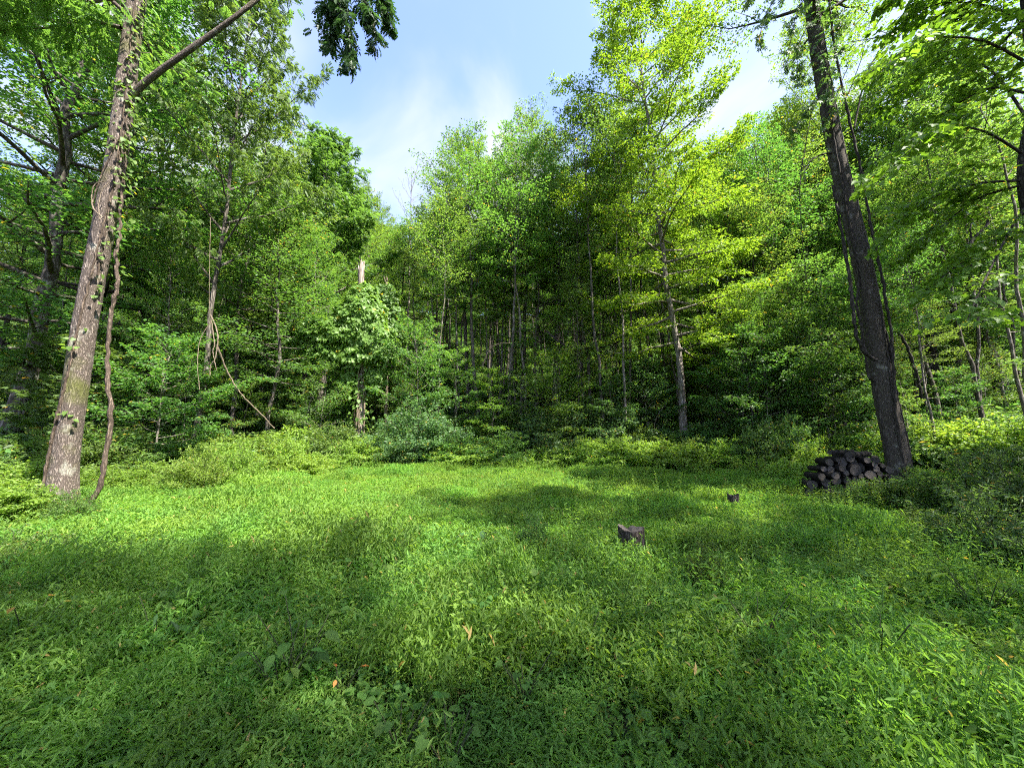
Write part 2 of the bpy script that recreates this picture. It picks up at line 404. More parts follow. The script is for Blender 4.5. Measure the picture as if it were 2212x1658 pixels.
class Plant:
    def __init__(s, seed, tpl=SIMPLE, size=0.13, jit=0.55, droop=0.25):
        s.r = np.random.default_rng(seed)
        s.tpl, s.size, s.jit, s.droop = tpl, size, jit, droop
        s.flat = 0.22
        s.tv, s.tq, s.nt = [], [], 0
        s.P, s.A, s.N, s.Z = [], [], [], []
    def tube(s, pts, rad, sides=5, wob=None):
        V, Q = tube_arr(pts, rad, sides, wob=wob)
        s.tv.append(V); s.tq.append(Q + s.nt); s.nt += len(V)
    def leaf(s, P, A, N, Z=None):
        s.P.append(P); s.A.append(A); s.N.append(N)
        s.Z.append(s.size * s.r.uniform(.6, 1.2, len(P)) if Z is None else Z)
    def spray(s, pts, n, width):
        """leaves along one twig, held in a loose flat spray"""
        if n < 1: return
        r = s.r
        t = r.beta(1.3, 0.9, n) * (len(pts) - 1.001)
        i = t.astype(int); f = (t - i)[:, None]
        c = pts[i] * (1 - f) + pts[i + 1] * f
        d = nrm(pts[i + 1] - pts[i])
        p = nrm(np.cross(d, np.array((0, 0, 1.0))) + 1e-6)
        lat = r.normal(0, .5, n) * width
        zz = r.normal(0, s.flat, n) * width - s.droop * np.abs(lat) * .6
        P = c + p * lat[:, None] + np.array((0, 0, 1.0)) * zz[:, None]
        A = d * .6 + p * np.sign(lat)[:, None] * r.uniform(.2, 1.1, n)[:, None] + np.array((0, 0, -1.0)) * s.droop + r.normal(0, .3, (n, 3))
        N = np.array((0, 0, 1.0)) + r.normal(0, s.jit, (n, 3))
        s.leaf(P, A, N)
    def limb(s, pts, r0, nsub, sublen, dens, sides=5, start=.25, width=.33, twig=True, rise=.12):
        r = s.r
        n = len(pts)
        s.tube(pts, np.linspace(r0, max(.006, r0 * .12), n), sides)
        side = r.choice((-1, 1))
        for k in range(nsub):
            t = start + (1 - start) * (k + r.uniform(0, .8)) / nsub
            x = min(t, .999) * (n - 1); i = min(int(x), n - 2); f = x - i
            b = pts[i] * (1 - f) + pts[i + 1] * f
            d = nrm(pts[i + 1] - pts[i])
            p = nrm(np.cross(d, (0, 0, 1.0)) + np.array((1e-6, 0, 0)))
            side = -side
            L = sublen * (1 - .55 * t) * r.uniform(.6, 1.3)
            dd = nrm(d * r.uniform(.5, .9) + p * side * r.uniform(.4, 1.0) + np.array((0, 0, r.uniform(-.15, .3) + rise)))
            q = np.linspace(0, 1, 4)[:, None]
            sub = b + dd * L * q + np.array((0, 0, -1.0)) * (s.droop * .5 * L) * q ** 2 + r.normal(0, .04 * L, (4, 3)) * q
            if twig:
                s.tube(sub, np.linspace(max(.006, r0 * .35 * (1 - .6 * t)), .004, 4), 3)
            s.spray(sub, int(L * dens * r.uniform(.7, 1.3)), width * L)
        tip = pts[-3:]
        s.spray(tip, int(dens * .6 * np.linalg.norm(tip[-1] - tip[0])), width * sublen * .5)
    def crown(s, trunk, tr, lo, R, prof, nl, e0, e1, nsub, sublen, dens, curve=.15, gap=0, az=None):
        """limbs round a trunk polyline; lo = where the crown begins (0..1)"""
        r = s.r; n = len(trunk)
        H = np.linalg.norm(trunk[-1] - trunk[0])
        a = r.uniform(0, 6.28)
        for k in range(nl):
            u = (k + r.uniform(0, .9)) / nl
            t = lo + (1 - lo) * u * .985
            x = t * (n - 1); i = min(int(x), n - 2); f = x - i
            b = trunk[i] * (1 - f) + trunk[i + 1] * f
            a += 2.4 + r.normal(0, .35)
            aa = a if az is None else az + r.normal(0, .9)
            L = R * prof(u) * r.uniform(.72, 1.2)
            if L < .12: continue
            e = R_(e0 + (e1 - e0) * u + r.normal(0, 7))
            d = np.array((math.cos(aa) * math.cos(e), math.sin(aa) * math.cos(e), math.sin(e)))
            q = np.linspace(0, 1, 6)[:, None]
            side = np.array((-math.sin(aa), math.cos(aa), 0)) * r.normal(0, .12)
            pts = b + d * L * q + np.array((0, 0, 1.0)) * (curve * L) * q ** 2 + side * L * q ** 2 + r.normal(0, .025 * L, (6, 3)) * q
            r0 = min(tr[i] * .55, .012 + .016 * L)
            s.limb(pts, r0, max(2, int(nsub * (.5 + .5 * L / R))), sublen * (.45 + .55 * L / R), dens)
    def wood_mesh(s, name, m):
        return mesh(name, np.vstack(s.tv), np.vstack(s.tq), m, smooth=True)
    def leaf_mesh(s, name, m):
        P, A, N, Z = np.vstack(s.P), np.vstack(s.A), np.vstack(s.N), np.concatenate(s.Z)
        V, F, k = place(s.tpl, P, A, N, Z)
        lv = np.repeat(s.r.uniform(0, 1, len(P)), k)
        return mesh(name, V, F, m, lv=lv)

def stem_line(H, n, r, lean=.03, wig=.012):
    z = np.linspace(0, 1, n)
    a, b = r.uniform(0, 6.28, 2)
    off = np.cumsum(r.normal(0, wig, (n, 2)), 0) * H * .35
    off -= off[0]
    x = lean * H * math.cos(a) * z ** 1.5 + off[:, 0]; y = lean * H * math.sin(a) * z ** 1.5 + off[:, 1]
    return np.stack([x, y, z * H], 1)

def taper(n, r0, r1, flare=.5):
    z = np.linspace(0, 1, n)
    return r0 * (1 - z) ** .8 + r1 * z + r0 * flare * np.exp(-z * n * .9)

ROUND = lambda u: max(0.0, math.sin(math.pi * (.10 + .86 * u))) ** .7
LAYER = lambda u: (1 - u) ** .75 * .85 + .15
VASE = lambda u: .55 + .55 * math.sin(math.pi * min(1, u * 1.05)) if u < .9 else .5
SLIM = lambda u: .45 + .7 * math.sin(math.pi * min(1, .15 + u * .85))

def make_tree(seed, H, r0, lo, R, prof, nl, e0, e1, nsub, sublen, dens, tpl=SIMPLE, size=.13, droop=.25, jit=.55, curve=.15, lowtw=0, wig=.012, sides=9, flat=.22):
    p = Plant(seed, tpl, size, jit, droop)
    p.flat = flat
    n = 16
    ln = stem_line(H, n, p.r, wig=wig)
    tr = taper(n, r0, r0 * .08)
    p.tube(ln, tr, sides)
    p.crown(ln, tr, lo, R, prof, nl, e0, e1, nsub, sublen, dens, curve)
    if lowtw:
        p.crown(ln[:8], tr[:8], .28, R * .45, lambda u: 1, lowtw, -5, 20, 3, 1.0, dens * .9, 0)
    return p

# ------------------------------------------------------------------ the ground
def axis(lo, hi, fine_lo, fine_hi, fine, coarse):
    return np.concatenate([np.arange(lo, fine_lo, coarse), np.arange(fine_lo, fine_hi, fine), np.arange(fine_hi, hi + coarse, coarse)])
gx = axis(-240, 240, -28, 30, .5, 6.0); gy = axis(-120, 300, -4, 36, .5, 6.0)
GX, GY = np.meshgrid(gx, gy)
GV = np.stack([GX, GY, gz(GX, GY)], -1).reshape(-1, 3)
nx_ = len(gx)
ii = (np.arange(len(gy) - 1)[:, None] * nx_ + np.arange(nx_ - 1)[None]).ravel()
ground = obj('ground', mesh('ground', GV, np.stack([ii, ii + 1, ii + 1 + nx_, ii + nx_], -1), soil_mat(), smooth=True))
tag(ground, 'forest ground under the clearing, rising into a wooded hillside behind', 'ground', kind='structure')

# ------------------------------------------------------------------ stuff scattered with geometry nodes
def scatter(name, pts, rot, scl, idx, protos, label, cat):
    """one object of points; each point shows one of the prototype meshes"""
    col = bpy.data.collections.new(name + '_kinds')
    for i, me in enumerate(protos):
        o = bpy.data.objects.new('%s_kind_%02d' % (name, i), me)
        col.objects.link(o)
    me = bpy.data.meshes.new(name)
    me.vertices.add(len(pts)); me.vertices.foreach_set('co', np.asarray(pts, np.float32).ravel())
    for nm, ty, v in (('rot', 'FLOAT_VECTOR', rot), ('scl', 'FLOAT_VECTOR', scl)):
        me.attributes.new(nm, ty, 'POINT').data.foreach_set('vector', np.asarray(v, np.float32).ravel())
    me.attributes.new('idx', 'INT', 'POINT').data.foreach_set('value', np.asarray(idx, np.int32))
    ob = obj(name, me)
    g = bpy.data.node_groups.new(name, 'GeometryNodeTree')
    g.interface.new_socket('Geometry', in_out='INPUT', socket_type='NodeSocketGeometry')
    g.interface.new_socket('Geometry', in_out='OUTPUT', socket_type='NodeSocketGeometry')
    N, L = g.nodes.new, g.links.new
    gi, go = N('NodeGroupInput'), N('NodeGroupOutput')
    ci = N('GeometryNodeCollectionInfo')
    ci.inputs['Collection'].default_value = col
    ci.inputs['Separate Children'].default_value = True; ci.inputs['Reset Children'].default_value = True
    ip = N('GeometryNodeInstanceOnPoints'); ip.inputs['Pick Instance'].default_value = True
    L(gi.outputs[0], ip.inputs['Points']); L(ci.outputs[0], ip.inputs['Instance'])
    for nm, ty, sock in (('rot', 'FLOAT_VECTOR', 'Rotation'), ('scl', 'FLOAT_VECTOR', 'Scale'), ('idx', 'INT', 'Instance Index')):
        na = N('GeometryNodeInputNamedAttribute'); na.data_type = ty; na.inputs['Name'].default_value = nm
        L(na.outputs[0], ip.inputs[sock])
    L(ip.outputs[0], go.inputs[0])
    ob.modifiers.new('scatter', 'NODES').node_group = g
    return tag(ob, label, cat, kind='stuff')

def patch_grass(seed, side, nst, h, leaf, m, lean=.5, tpl=LANCE):
    """a patch of stilt grass: short thin stems, each with arching leaves"""
    r = np.random.default_rng(seed)
    p = Plant(seed, tpl, leaf)
    base = np.stack([r.uniform(-side / 2, side / 2, nst), r.uniform(-side / 2, side / 2, nst), np.zeros(nst)], 1)
    hh = h * r.uniform(.55, 1.2, nst)
    az = r.uniform(0, 6.28, nst)
    ld = np.stack([np.cos(az), np.sin(az), np.zeros(nst)], 1) * (lean * r.uniform(.1, 1, nst) * hh)[:, None]
    for k, t in enumerate((.35, .55, .72, .88, 1.0)):
        P = base + ld * t ** 1.6 + np.array((0, 0, 1.0)) * (hh * (t - .18 * t * t))[:, None]
        a = az + (k * 2.3) + r.normal(0, .5, nst)
        A = np.stack([np.cos(a), np.sin(a), r.uniform(0, 1.5, nst)], 1)
        p.leaf(P, A, np.array((0, 0, 1.0)) + r.normal(0, .45, (nst, 3)), leaf * r.uniform(.6, 1.25, nst))
    P, A, N, Z = np.vstack(p.P), np.vstack(p.A), np.vstack(p.N), np.concatenate(p.Z)
    V, F, k = place(tpl, P, A, N, Z)
    lv = np.repeat(r.uniform(0, 1, len(P)), k)
    # stems as thin three-sided needles
    w = .0016
    tip = base + ld + np.array((0, 0, .82)) * hh[:, None]
    SV = np.stack([base + (w, 0, 0), base + (-w, w, 0), base + (-w, -w, 0), tip], 1).reshape(-1, 3)
    o = (np.arange(nst) * 4)[:, None, None] + len(V)
    SF = (np.array([(0, 1, 3), (1, 2, 3), (2, 0, 3)])[None] + o).reshape(-1, 3)
    return mesh('grass_patch', np.vstack([V, SV]), np.vstack([F, SF]), m, lv=np.concatenate([lv, np.repeat(r.uniform(0, .9, nst), 4)]))

def patch_broad(seed, side, n, h, leaf, m, tpl=HEART):
    r = np.random.default_rng(seed)
    P = np.stack([r.uniform(-side / 2, side / 2, n), r.uniform(-side / 2, side / 2, n), h * r.uniform(.35, 1.15, n)], 1)
    a = r.uniform(0, 6.28, n)
    A = np.stack([np.cos(a), np.sin(a), r.uniform(-.5, .15, n)], 1)
    Z = leaf * r.uniform(.5, 1.3, n)
    V, F, k = place(tpl, P, A, np.array((0, 0, 1.0)) + r.normal(0, .35, (n, 3)), Z)
    lv = np.repeat(r.uniform(0, 1, n), k)
    b = P * (1, 1, 0) + r.normal(0, .02, (n, 3)) * (1, 1, 0); w = .0018
    SV = np.stack([b + (w, 0, 0), b + (-w, w, 0), b + (-w, -w, 0), P], 1).reshape(-1, 3)
    SF = (np.array([(0, 1, 3), (1, 2, 3), (2, 0, 3)])[None] + (np.arange(n) * 4)[:, None, None] + len(V)).reshape(-1, 3)
    return mesh('weed_patch', np.vstack([V, SV]), np.vstack([F, SF]), m, lv=np.concatenate([lv, np.repeat(r.uniform(0, .9, n), 4)]))

def patch_blades(seed, n, h, m, w=.009):
    """a tuft of long arching grass blades"""
    r = np.random.default_rng(seed)
    V, F, lv = [], [], []
    for i in range(n):
        a = r.uniform(0, 6.28); L = h * r.uniform(.6, 1.2); b = np.array((*r.normal(0, .06, 2), 0))
        d = np.array((math.cos(a), math.sin(a), 0)); s = np.array((-math.sin(a), math.cos(a), 0))
        o = len(V); ln = r.uniform(.35, .8)
        for t in (0, .25, .5, .75, 1):
            c = b + d * (L * ln * t ** 1.7) + np.array((0, 0, L * (t - .45 * ln * t ** 2.2)))
            ww = w * (1 - t ** 2) * r.uniform(.9, 1.1) + .0004
            V += [c - s * ww, c + s * ww]
        for k in range(4):
            F.append((o + 2 * k, o + 2 * k + 1, o + 2 * k + 3, o + 2 * k + 2))
        lv += [r.uniform(0, 1)] * 10
    return mesh('blade_tuft', np.array(V), np.array(F), m, lv=lv)

def patch_herb(seed, n, h, leaf, m, tpl=OVAL, spread=.12, pairs=7):
    """upright leafy weeds: a stem with leaves all the way up"""
    r = np.random.default_rng(seed)
    p = Plant(seed, tpl, leaf, .35)
    for i in range(n):
        b = np.array((*r.normal(0, spread, 2), 0)); H = h * r.uniform(.6, 1.15); a0 = r.uniform(0, 6.28)
        ln = b + np.array([(t * t * H * .22 * math.cos(a0), t * t * H * .22 * math.sin(a0), t * H) for t in np.linspace(0, 1, 6)])
        p.tube(ln, np.linspace(.004, .0015, 6), 3)
        for k in range(pairs * 2):
            t = .2 + .8 * k / (pairs * 2); c = ln[0] + (ln[-1] - ln[0]) * np.array((t * t, t * t, t))
            a = a0 + k * 2.4
            p.leaf(c[None], np.array([(math.cos(a), math.sin(a), r.uniform(0, .5))]), np.array([(0, 0, 1.0)]) + r.normal(0, .25, (1, 3)), np.array([leaf * (1.15 - .6 * t) * r.uniform(.7, 1.2)]))
    P, A, N, Z = np.vstack(p.P), np.vstack(p.A), np.vstack(p.N), np.concatenate(p.Z)
    V, F, k = place(tpl, P, A, N, Z)
    TV, TQ = np.vstack(p.tv), np.vstack(p.tq) + len(V)
    lv = np.concatenate([np.repeat(r.uniform(0, 1, len(P)), k), np.full(len(TV), .3)])
    return mesh('herb', np.vstack([V, TV]), [F, TQ], m, lv=lv)

GR = [patch_grass(10 + i, .60, 430, .25, .052, M_GRASS, .45) for i in range(5)]
GF = [patch_grass(20 + i, .78, 560, .27, .060, M_GRASSY, .45) for i in range(5)]
BR = [patch_broad(30 + i, .50, 80, .18, .050, M_BROAD) for i in range(3)]
BR += [patch_broad(35, .5, 260, .20, .026, M_BROAD, OVAL)]
HT = [patch_herb(46, 5, .85, .062, M_BUSH, OVAL, .20, 11), patch_herb(47, 4, .80, .085, M_GRASS, LANCE, .18, 9), patch_herb(48, 6, .65, .05, M_LEAF, OVAL, .18, 10)]
HB = [patch_herb(40 + i, 4, .46, .075, M_GRASS, LANCE) for i in range(2)] + [patch_herb(43, 5, .38, .045, M_BUSH, OVAL)]
BL = [patch_blades(50 + i, 16, .42, M_GRASS, .006) for i in range(2)]
WS = [patch_grass(60 + i, .7, 60, .40, .060, M_GRASSY if i else M_GRASS, .75) for i in range(3)]
KINDS = GR + GF + BR + HB + BL + HT + WS                       # 0-4 grass, 5-9 pale grass, 10-13 broad, 14-16 herbs, 17-18 blades
rg = np.random.default_rng(5)
pts, idx, scl = [], [], []
def fnoise(x, y, k):
    return math.sin(x * .55 * k + 1.7 * k) * math.sin(y * .63 * k + .6) + .5 * math.sin(x * 1.3 * k - y * 1.1 * k + k)
y = .35
while y < 21:
    step = .24 if y < 3 else .30 if y < 7 else .40 if y < 13 else .5
    xm = min(1.50 * y + 2.2, 24)
    for x in np.arange(-xm, xm, step):
        px_, py_ = x + rg.uniform(-.5, .5) * step, y + rg.uniform(-.5, .5) * step
        if rg.uniform() < .30 + .15 * fnoise(px_, py_, 1.2):
            pts.append((px_, py_, float(gz(px_, py_)) - .02)); idx.append(22 + rg.integers(3)); s = rg.uniform(.6, 1.15) * (.72 if py_ < 3.2 else 1); scl.append((s, s, s * rg.uniform(.8, 1.3)))
        bshare = .22 + .20 * fnoise(px_, py_, 1.0) if py_ < 5.5 else .07 + .05 * fnoise(px_, py_, 1.0)
        if px_ > 3.5 and py_ < 10: bshare += .18
        u = rg.uniform()
        tall = (.26 if .5 < px_ < 4.5 and 3.5 < py_ < 8.5 else .17) + .15 * fnoise(px_, py_, .8) if (px_ > .8 and py_ > 2.6) or py_ > 11.5 else .03
        if rg.uniform() < tall * min(1, py_ / 5):
            pts.append((px_, py_, float(gz(px_, py_)) - .02)); idx.append(19 + rg.integers(3)); s = rg.uniform(.55, 1.1); scl.append((s, s, s))
        if u < bshare: k = 10 + rg.integers(4)
        elif u < bshare + .035 + (.10 if px_ > 1.5 else 0): k = 14 + rg.integers(3)
        elif u < bshare + .10 and py_ < 9: k = 17 + rg.integers(2)
        else: k = rg.integers(5) + (5 if rg.uniform() < np.clip((py_ - 4) / 5, .12, .92) else 0)
        pts.append((px_, py_, float(gz(px_, py_)) - .015)); idx.append(k)
        s = rg.uniform(.75, 1.2) * (1 + .16 * fnoise(px_, py_, .7)) * (.8 if py_ < 2.8 else 1.0)
        scl.append((s, s, s * rg.uniform(.65, 1.25) * (1 + .38 * fnoise(px_ + 3, py_, 1.6)) * (1 + .35 * max(0, py_ - 12) / 4)))
    y += step
n = len(pts)
scatter('meadow_grass', pts, np.stack([rg.normal(0, .06, n), rg.normal(0, .06, n), rg.uniform(0, 6.28, n)], 1), scl, idx, KINDS,
        'lush green stilt grass and low weeds covering the whole clearing', 'grass')

# ------------------------------------------------------------------ tree prototypes
PROTO = {}
def proto(name, p, H, bark, leaf):
    PROTO[name] = (p.wood_mesh(name + '_wood', bark), p.leaf_mesh(name + '_leaves', leaf), H)
proto('maple', make_tree(101, 24, .16, .20, 4.5, lambda u: float(np.interp(u, (0, .12, .4, .7, .9, 1), (.6, .85, 1.0, .88, .55, .2))), 84, -10, 40, 10, 1.9, 118, size=.135, droop=.18, jit=.5, curve=.0, flat=.14), 24, M_BARK_P, M_YEL)
proto('maple2', make_tree(102, 22, .17, .36, 4.0, ROUND, 46, 2, 54, 8, 1.8, 70, size=.13, droop=.2, jit=.6, curve=.05, flat=.2), 22, M_BARK, M_LIME)
proto('airy', make_tree(103, 20, .14, .45, 3.6, VASE, 40, 25, 70, 8, 1.7, 80, size=.11, jit=.65, droop=.3, curve=.20), 20, M_BARK, M_LEAF)
proto('airy2', make_tree(104, 20, .12, .42, 3.2, SLIM, 38, 20, 68, 8, 1.6, 84, size=.11, jit=.65, droop=.3, curve=.18, lowtw=3), 20, M_BARK, M_LEAF)
proto('dome', make_tree(105, 19, .20, .26, 5.0, ROUND, 48, 8, 70, 7, 2.0, 40, tpl=PINN, size=.32, droop=.28, jit=.55, curve=.14), 19, M_BARK, M_PINN)
proto('ash', make_tree(106, 20, .15, .30, 4.6, SLIM, 38, 12, 60, 7, 2.0, 34, tpl=PINN, size=.29, droop=.22, jit=.5, curve=.12), 20, M_BARK, M_PINN)
proto('slim', make_tree(107, 18, .095, .44, 2.5, SLIM, 34, 8, 62, 7, 1.5, 60, size=.125, jit=.65, curve=.1, lowtw=4, wig=.014), 18, M_BARK, M_LEAF)
proto('slim2', make_tree(108, 18, .08, .48, 2.7, ROUND, 34, 5, 60, 7, 1.6, 60, size=.125, jit=.65, curve=.08, lowtw=5, wig=.016), 18, M_BARK_D, M_LEAF)
proto('slim3', make_tree(109, 17, .10, .30, 2.9, SLIM, 44, 0, 60, 7, 1.6, 62, size=.125, jit=.65, curve=.06, lowtw=0, wig=.02), 17, M_BARK, M_LEAF)
proto('pole', make_tree(115, 17, .085, .62, 2.4, ROUND, 24, 10, 62, 7, 1.5, 48, size=.125, jit=.65, curve=.08, lowtw=2, wig=.013), 17, M_BARK, M_LEAF)
proto('pole2', make_tree(116, 17, .07, .58, 2.2, SLIM, 24, 10, 62, 7, 1.5, 48, size=.125, jit=.65, curve=.08, lowtw=3, wig=.016), 17, M_BARK_P, M_LEAF)
proto('leafy', make_tree(110, 17, .16, .16, 3.8, ROUND, 58, -5, 62, 8, 1.8, 112, size=.11, curve=.08), 17, M_BARK_D, M_DARK)
proto('sapling', make_tree(111, 5, .03, .16, 2.0, ROUND, 26, 5, 55, 6, 1.2, 110, tpl=OVAL, size=.095, droop=.3, jit=.45, curve=.02, sides=6), 5, M_BARK_P, M_LEAF)
proto('sapling2', make_tree(112, 5, .028, .22, 1.7, LAYER, 22, 0, 50, 6, 1.1, 115, tpl=OVAL, size=.09, droop=.3, jit=.4, curve=.0, sides=6), 5, M_BARK, M_LEAF)
proto('sapling3', make_tree(113, 4, .028, .08, 1.6, ROUND, 26, 10, 65, 5, 1.1, 55, tpl=PALM, size=.115, droop=.3, jit=.45, curve=.05, sides=6), 4, M_BARK, M_DARK)
def bare(seed, H):
    p = Plant(seed); ln = stem_line(H, 14, p.r); tr = taper(14, .10, .01); p.tube(ln, tr, 7)
    p.crown(ln, tr, .45, 2.4, SLIM, 26, 30, 70, 5, 1.4, 0.6, .2)
    return p
proto('dead', bare(114, 18), 18, M_BARK_P, M_LEAF)

def make_shrub(seed, H, R, ns, dens, tpl, size, jit=.5):
    p = Plant(seed, tpl, size, jit, .3)
    for k in range(ns):
        a = k * 2.4 + p.r.normal(0, .3); rr = R * math.sqrt((k + .5) / ns)
        h = H * (1 - .55 * (rr / R) ** 2) * p.r.uniform(.75, 1.15)
        q = np.linspace(0, 1, 6)[:, None]
        d = np.array((math.cos(a), math.sin(a), 0))
        ln = d * .12 * R + d * (rr * q ** 1.4) + np.array((0, 0, 1.0)) * h * (q * 1.15 - .15 * q ** 3) + p.r.normal(0, .03, (6, 3)) * q
        p.limb(ln, .014, 8, .55 * R, dens, sides=4, start=.12, width=.42, twig=True)
    return p
SHRUB = {}
def shrub_proto(name, p, leaf):
    SHRUB[name] = (p.wood_mesh(name + '_wood', M_STEM), p.leaf_mesh(name + '_leaves', leaf))
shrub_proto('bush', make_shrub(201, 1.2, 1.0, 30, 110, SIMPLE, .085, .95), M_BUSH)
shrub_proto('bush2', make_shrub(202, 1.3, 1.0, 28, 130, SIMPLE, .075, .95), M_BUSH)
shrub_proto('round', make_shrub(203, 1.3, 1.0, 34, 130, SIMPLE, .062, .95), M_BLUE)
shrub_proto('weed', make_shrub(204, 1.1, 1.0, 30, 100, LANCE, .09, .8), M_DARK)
shrub_proto('bramble', make_shrub(205, .9, 1.0, 22, 75, OVAL, .07, .7), M_BROWN)
def fern_like(seed):
    p = Plant(seed, OVAL, .10, .7, .3)
    for k in range(9):
        a = k * 2.4; q = np.linspace(0, 1, 5)[:, None]; L = p.r.uniform(.6, 1.0)
        ln = np.array((math.cos(a), math.sin(a), 0)) * L * .6 * q + np.array((0, 0, 1.0)) * L * (q - .3 * q ** 2)
        p.limb(ln, .006, 5, .4, 34, sides=3, start=.2, width=.5)
    return p

# ------------------------------------------------------------------ undergrowth of the wood (stuff)
UG = []
for i in range(3):
    p = fern_like(300 + i)
    P, A, N, Z = np.vstack(p.P), np.vstack(p.A), np.vstack(p.N), np.concatenate(p.Z)
    V, F, k = place(OVAL, P, A, N, Z)
    TV, TQ = np.vstack(p.tv), np.vstack(p.tq) + len(V)
    UG.append(mesh('undergrowth_clump', np.vstack([V, TV]), [F, TQ], (M_LEAF, M_DARK, M_BLUE)[i], lv=np.concatenate([np.repeat(p.r.uniform(0, 1, len(P)), k), np.full(len(TV), .4)])))
def clearing_edge(x):
    """distance at which the clearing ends, going across the picture"""
    return float(np.interp(x, (-26, -14, -10, -5, 0, 4, 9, 11, 16, 26), (8.0, 9.0, 12.5, 16.5, 17.5, 17.0, 14.5, 12.0, 9.0, 7.0)))
pts, idx, scl = [], [], []
for _ in range(11000):
    Y = 7 + 58 * rg.uniform() ** 1.35
    x = rg.uniform(-1.5, 1.5) * Y
    e = clearing_edge(x)
    if Y < e + 1.2: continue
    pts.append((x, Y, float(gz(x, Y)) - .03)); idx.append(rg.integers(3))
    s = rg.uniform(.7, 1.5) * (1.15 if Y > e + 1 else .8)
    scl.append((s, s, s * rg.uniform(.8, 1.2)))
n = len(pts)
scatter('forest_undergrowth', pts, np.stack([rg.normal(0, .1, n), rg.normal(0, .1, n), rg.uniform(0, 6.28, n)], 1), scl, idx, UG,
        'dense knee-high green undergrowth on the forest floor beneath the trees', 'undergrowth')

# ------------------------------------------------------------------ far wood (stuff)
def join_tree(name):
    w, l, H = PROTO[name]
    return w, l, H
FW = []
for nm in ('maple2', 'leafy', 'slim3', 'leafy'):
    w, l, H = PROTO[nm]
    V1 = np.zeros(len(w.vertices) * 3, np.float32); w.vertices.foreach_get('co', V1); V1 = V1.reshape(-1, 3)
    V2 = np.zeros(len(l.vertices) * 3, np.float32); l.vertices.foreach_get('co', V2); V2 = V2.reshape(-1, 3)
    Q = np.zeros(len(w.loops), np.int32); w.loops.foreach_get('vertex_index', Q); Q = Q.reshape(-1, 4)
    F = np.zeros(len(l.loops), np.int32); l.loops.foreach_get('vertex_index', F); F = F.reshape(-1, 3)
    lv = np.zeros(len(V2), np.float32); l.attributes['lv'].data.foreach_get('value', lv)
    FW.append(mesh('far_tree', np.vstack([V2, V1]), [F, Q + len(V2)], [l.materials[0], w.materials[0]], lv=np.concatenate([lv, np.full(len(V1), .3)]),
                   mi=np.concatenate([np.zeros(len(F)), np.ones(len(Q))])))
SKY_X = (0, 560, 600, 700, 800, 830, 870, 930, 945, 1050, 1190, 1215, 1225, 1260, 1330, 1460, 1520, 1590, 1650, 1700, 1760, 1830, 1950, 2212)
SKY_Y = (-300, -60, 240, 255, 300, 430, 410, 420, 300, 215, 250, 320, 190, 70, -10, -10, 60, 190, 215, 160, 160, 110, -60, -300)
def max_height(x, Y, z0, half, slack=0):
    """how tall a tree may grow here and stay under the tree line of the photograph"""
    h = 99
    for d in (-1, -.5, 0, .5, 1):
        px, _ = proj((x + d * half, Y, z0 + 10))
        py = float(np.interp(px, SKY_X, SKY_Y)) + slack
        h = min(h, at(px, py, Y)[2] - z0 - 1.2 + (abs(d) * 3.0))
    return h
pts, idx, scl = [], [], []
tries = 0
while len(pts) < 250 and tries < 4000:
    tries += 1
    Y = rg.uniform(42, 95); x = rg.uniform(-1.45, 1.45) * Y
    z0 = float(gz(x, Y))
    if any((x - a) ** 2 + (Y - b) ** 2 < 9 for a, b, _c in pts): continue
    h = min(rg.uniform(15, 23), max_height(x, Y, z0, 2.5, 30))
    if h < 6: continue
    s = h / 20
    pts.append((x, Y, z0)); idx.append(rg.integers(4)); scl.append((max(s, .8), max(s, .8), s))
for _ in range(130):
    Y = rg.uniform(60, 98); x = rg.uniform(-.75, .75) * Y; z0 = float(gz(x, Y))
    h = min(rg.uniform(6, 11), max_height(x, Y, z0, 2.5, 20))
    if h > 4: pts.append((x, Y, z0 - .5)); idx.append((1, 3)[rg.integers(2)]); scl.append((.85, .85, h / 18))
n = len(pts)
scatter('distant_wood', pts, np.stack([np.zeros(n), np.zeros(n), rg.uniform(0, 6.28, n)], 1), scl, idx, FW,
        'far wood of tall trees on the hillside, seen through the gaps', 'wood')

# ------------------------------------------------------------------ named trees: trunk foot at (px, distance), top at pixel row
def tree(kind, px, Y, top, label, group=None, name='tree', wide=1.0, rz=0.0, leaf=None, bark=None, x=None, h=None, cat='tree', leanx=0.0):
    w, l, H = PROTO[kind]
    g = gnd(px, Y) if x is None else np.array((x, Y, float(gz(x, Y))))
    if h is None:
        h = at(px, top, Y)[2] - g[2]
    s = h / H
    o = empty(name, (g[0], g[1], g[2] - .05), rz, (s * wide, s * wide, s))
    o.rotation_euler = (0, leanx, rz)
    obj('trunk', w, o, mat=bark)
    obj('crown', l, o, mat=leaf)
    return tag(o, label, cat, group)

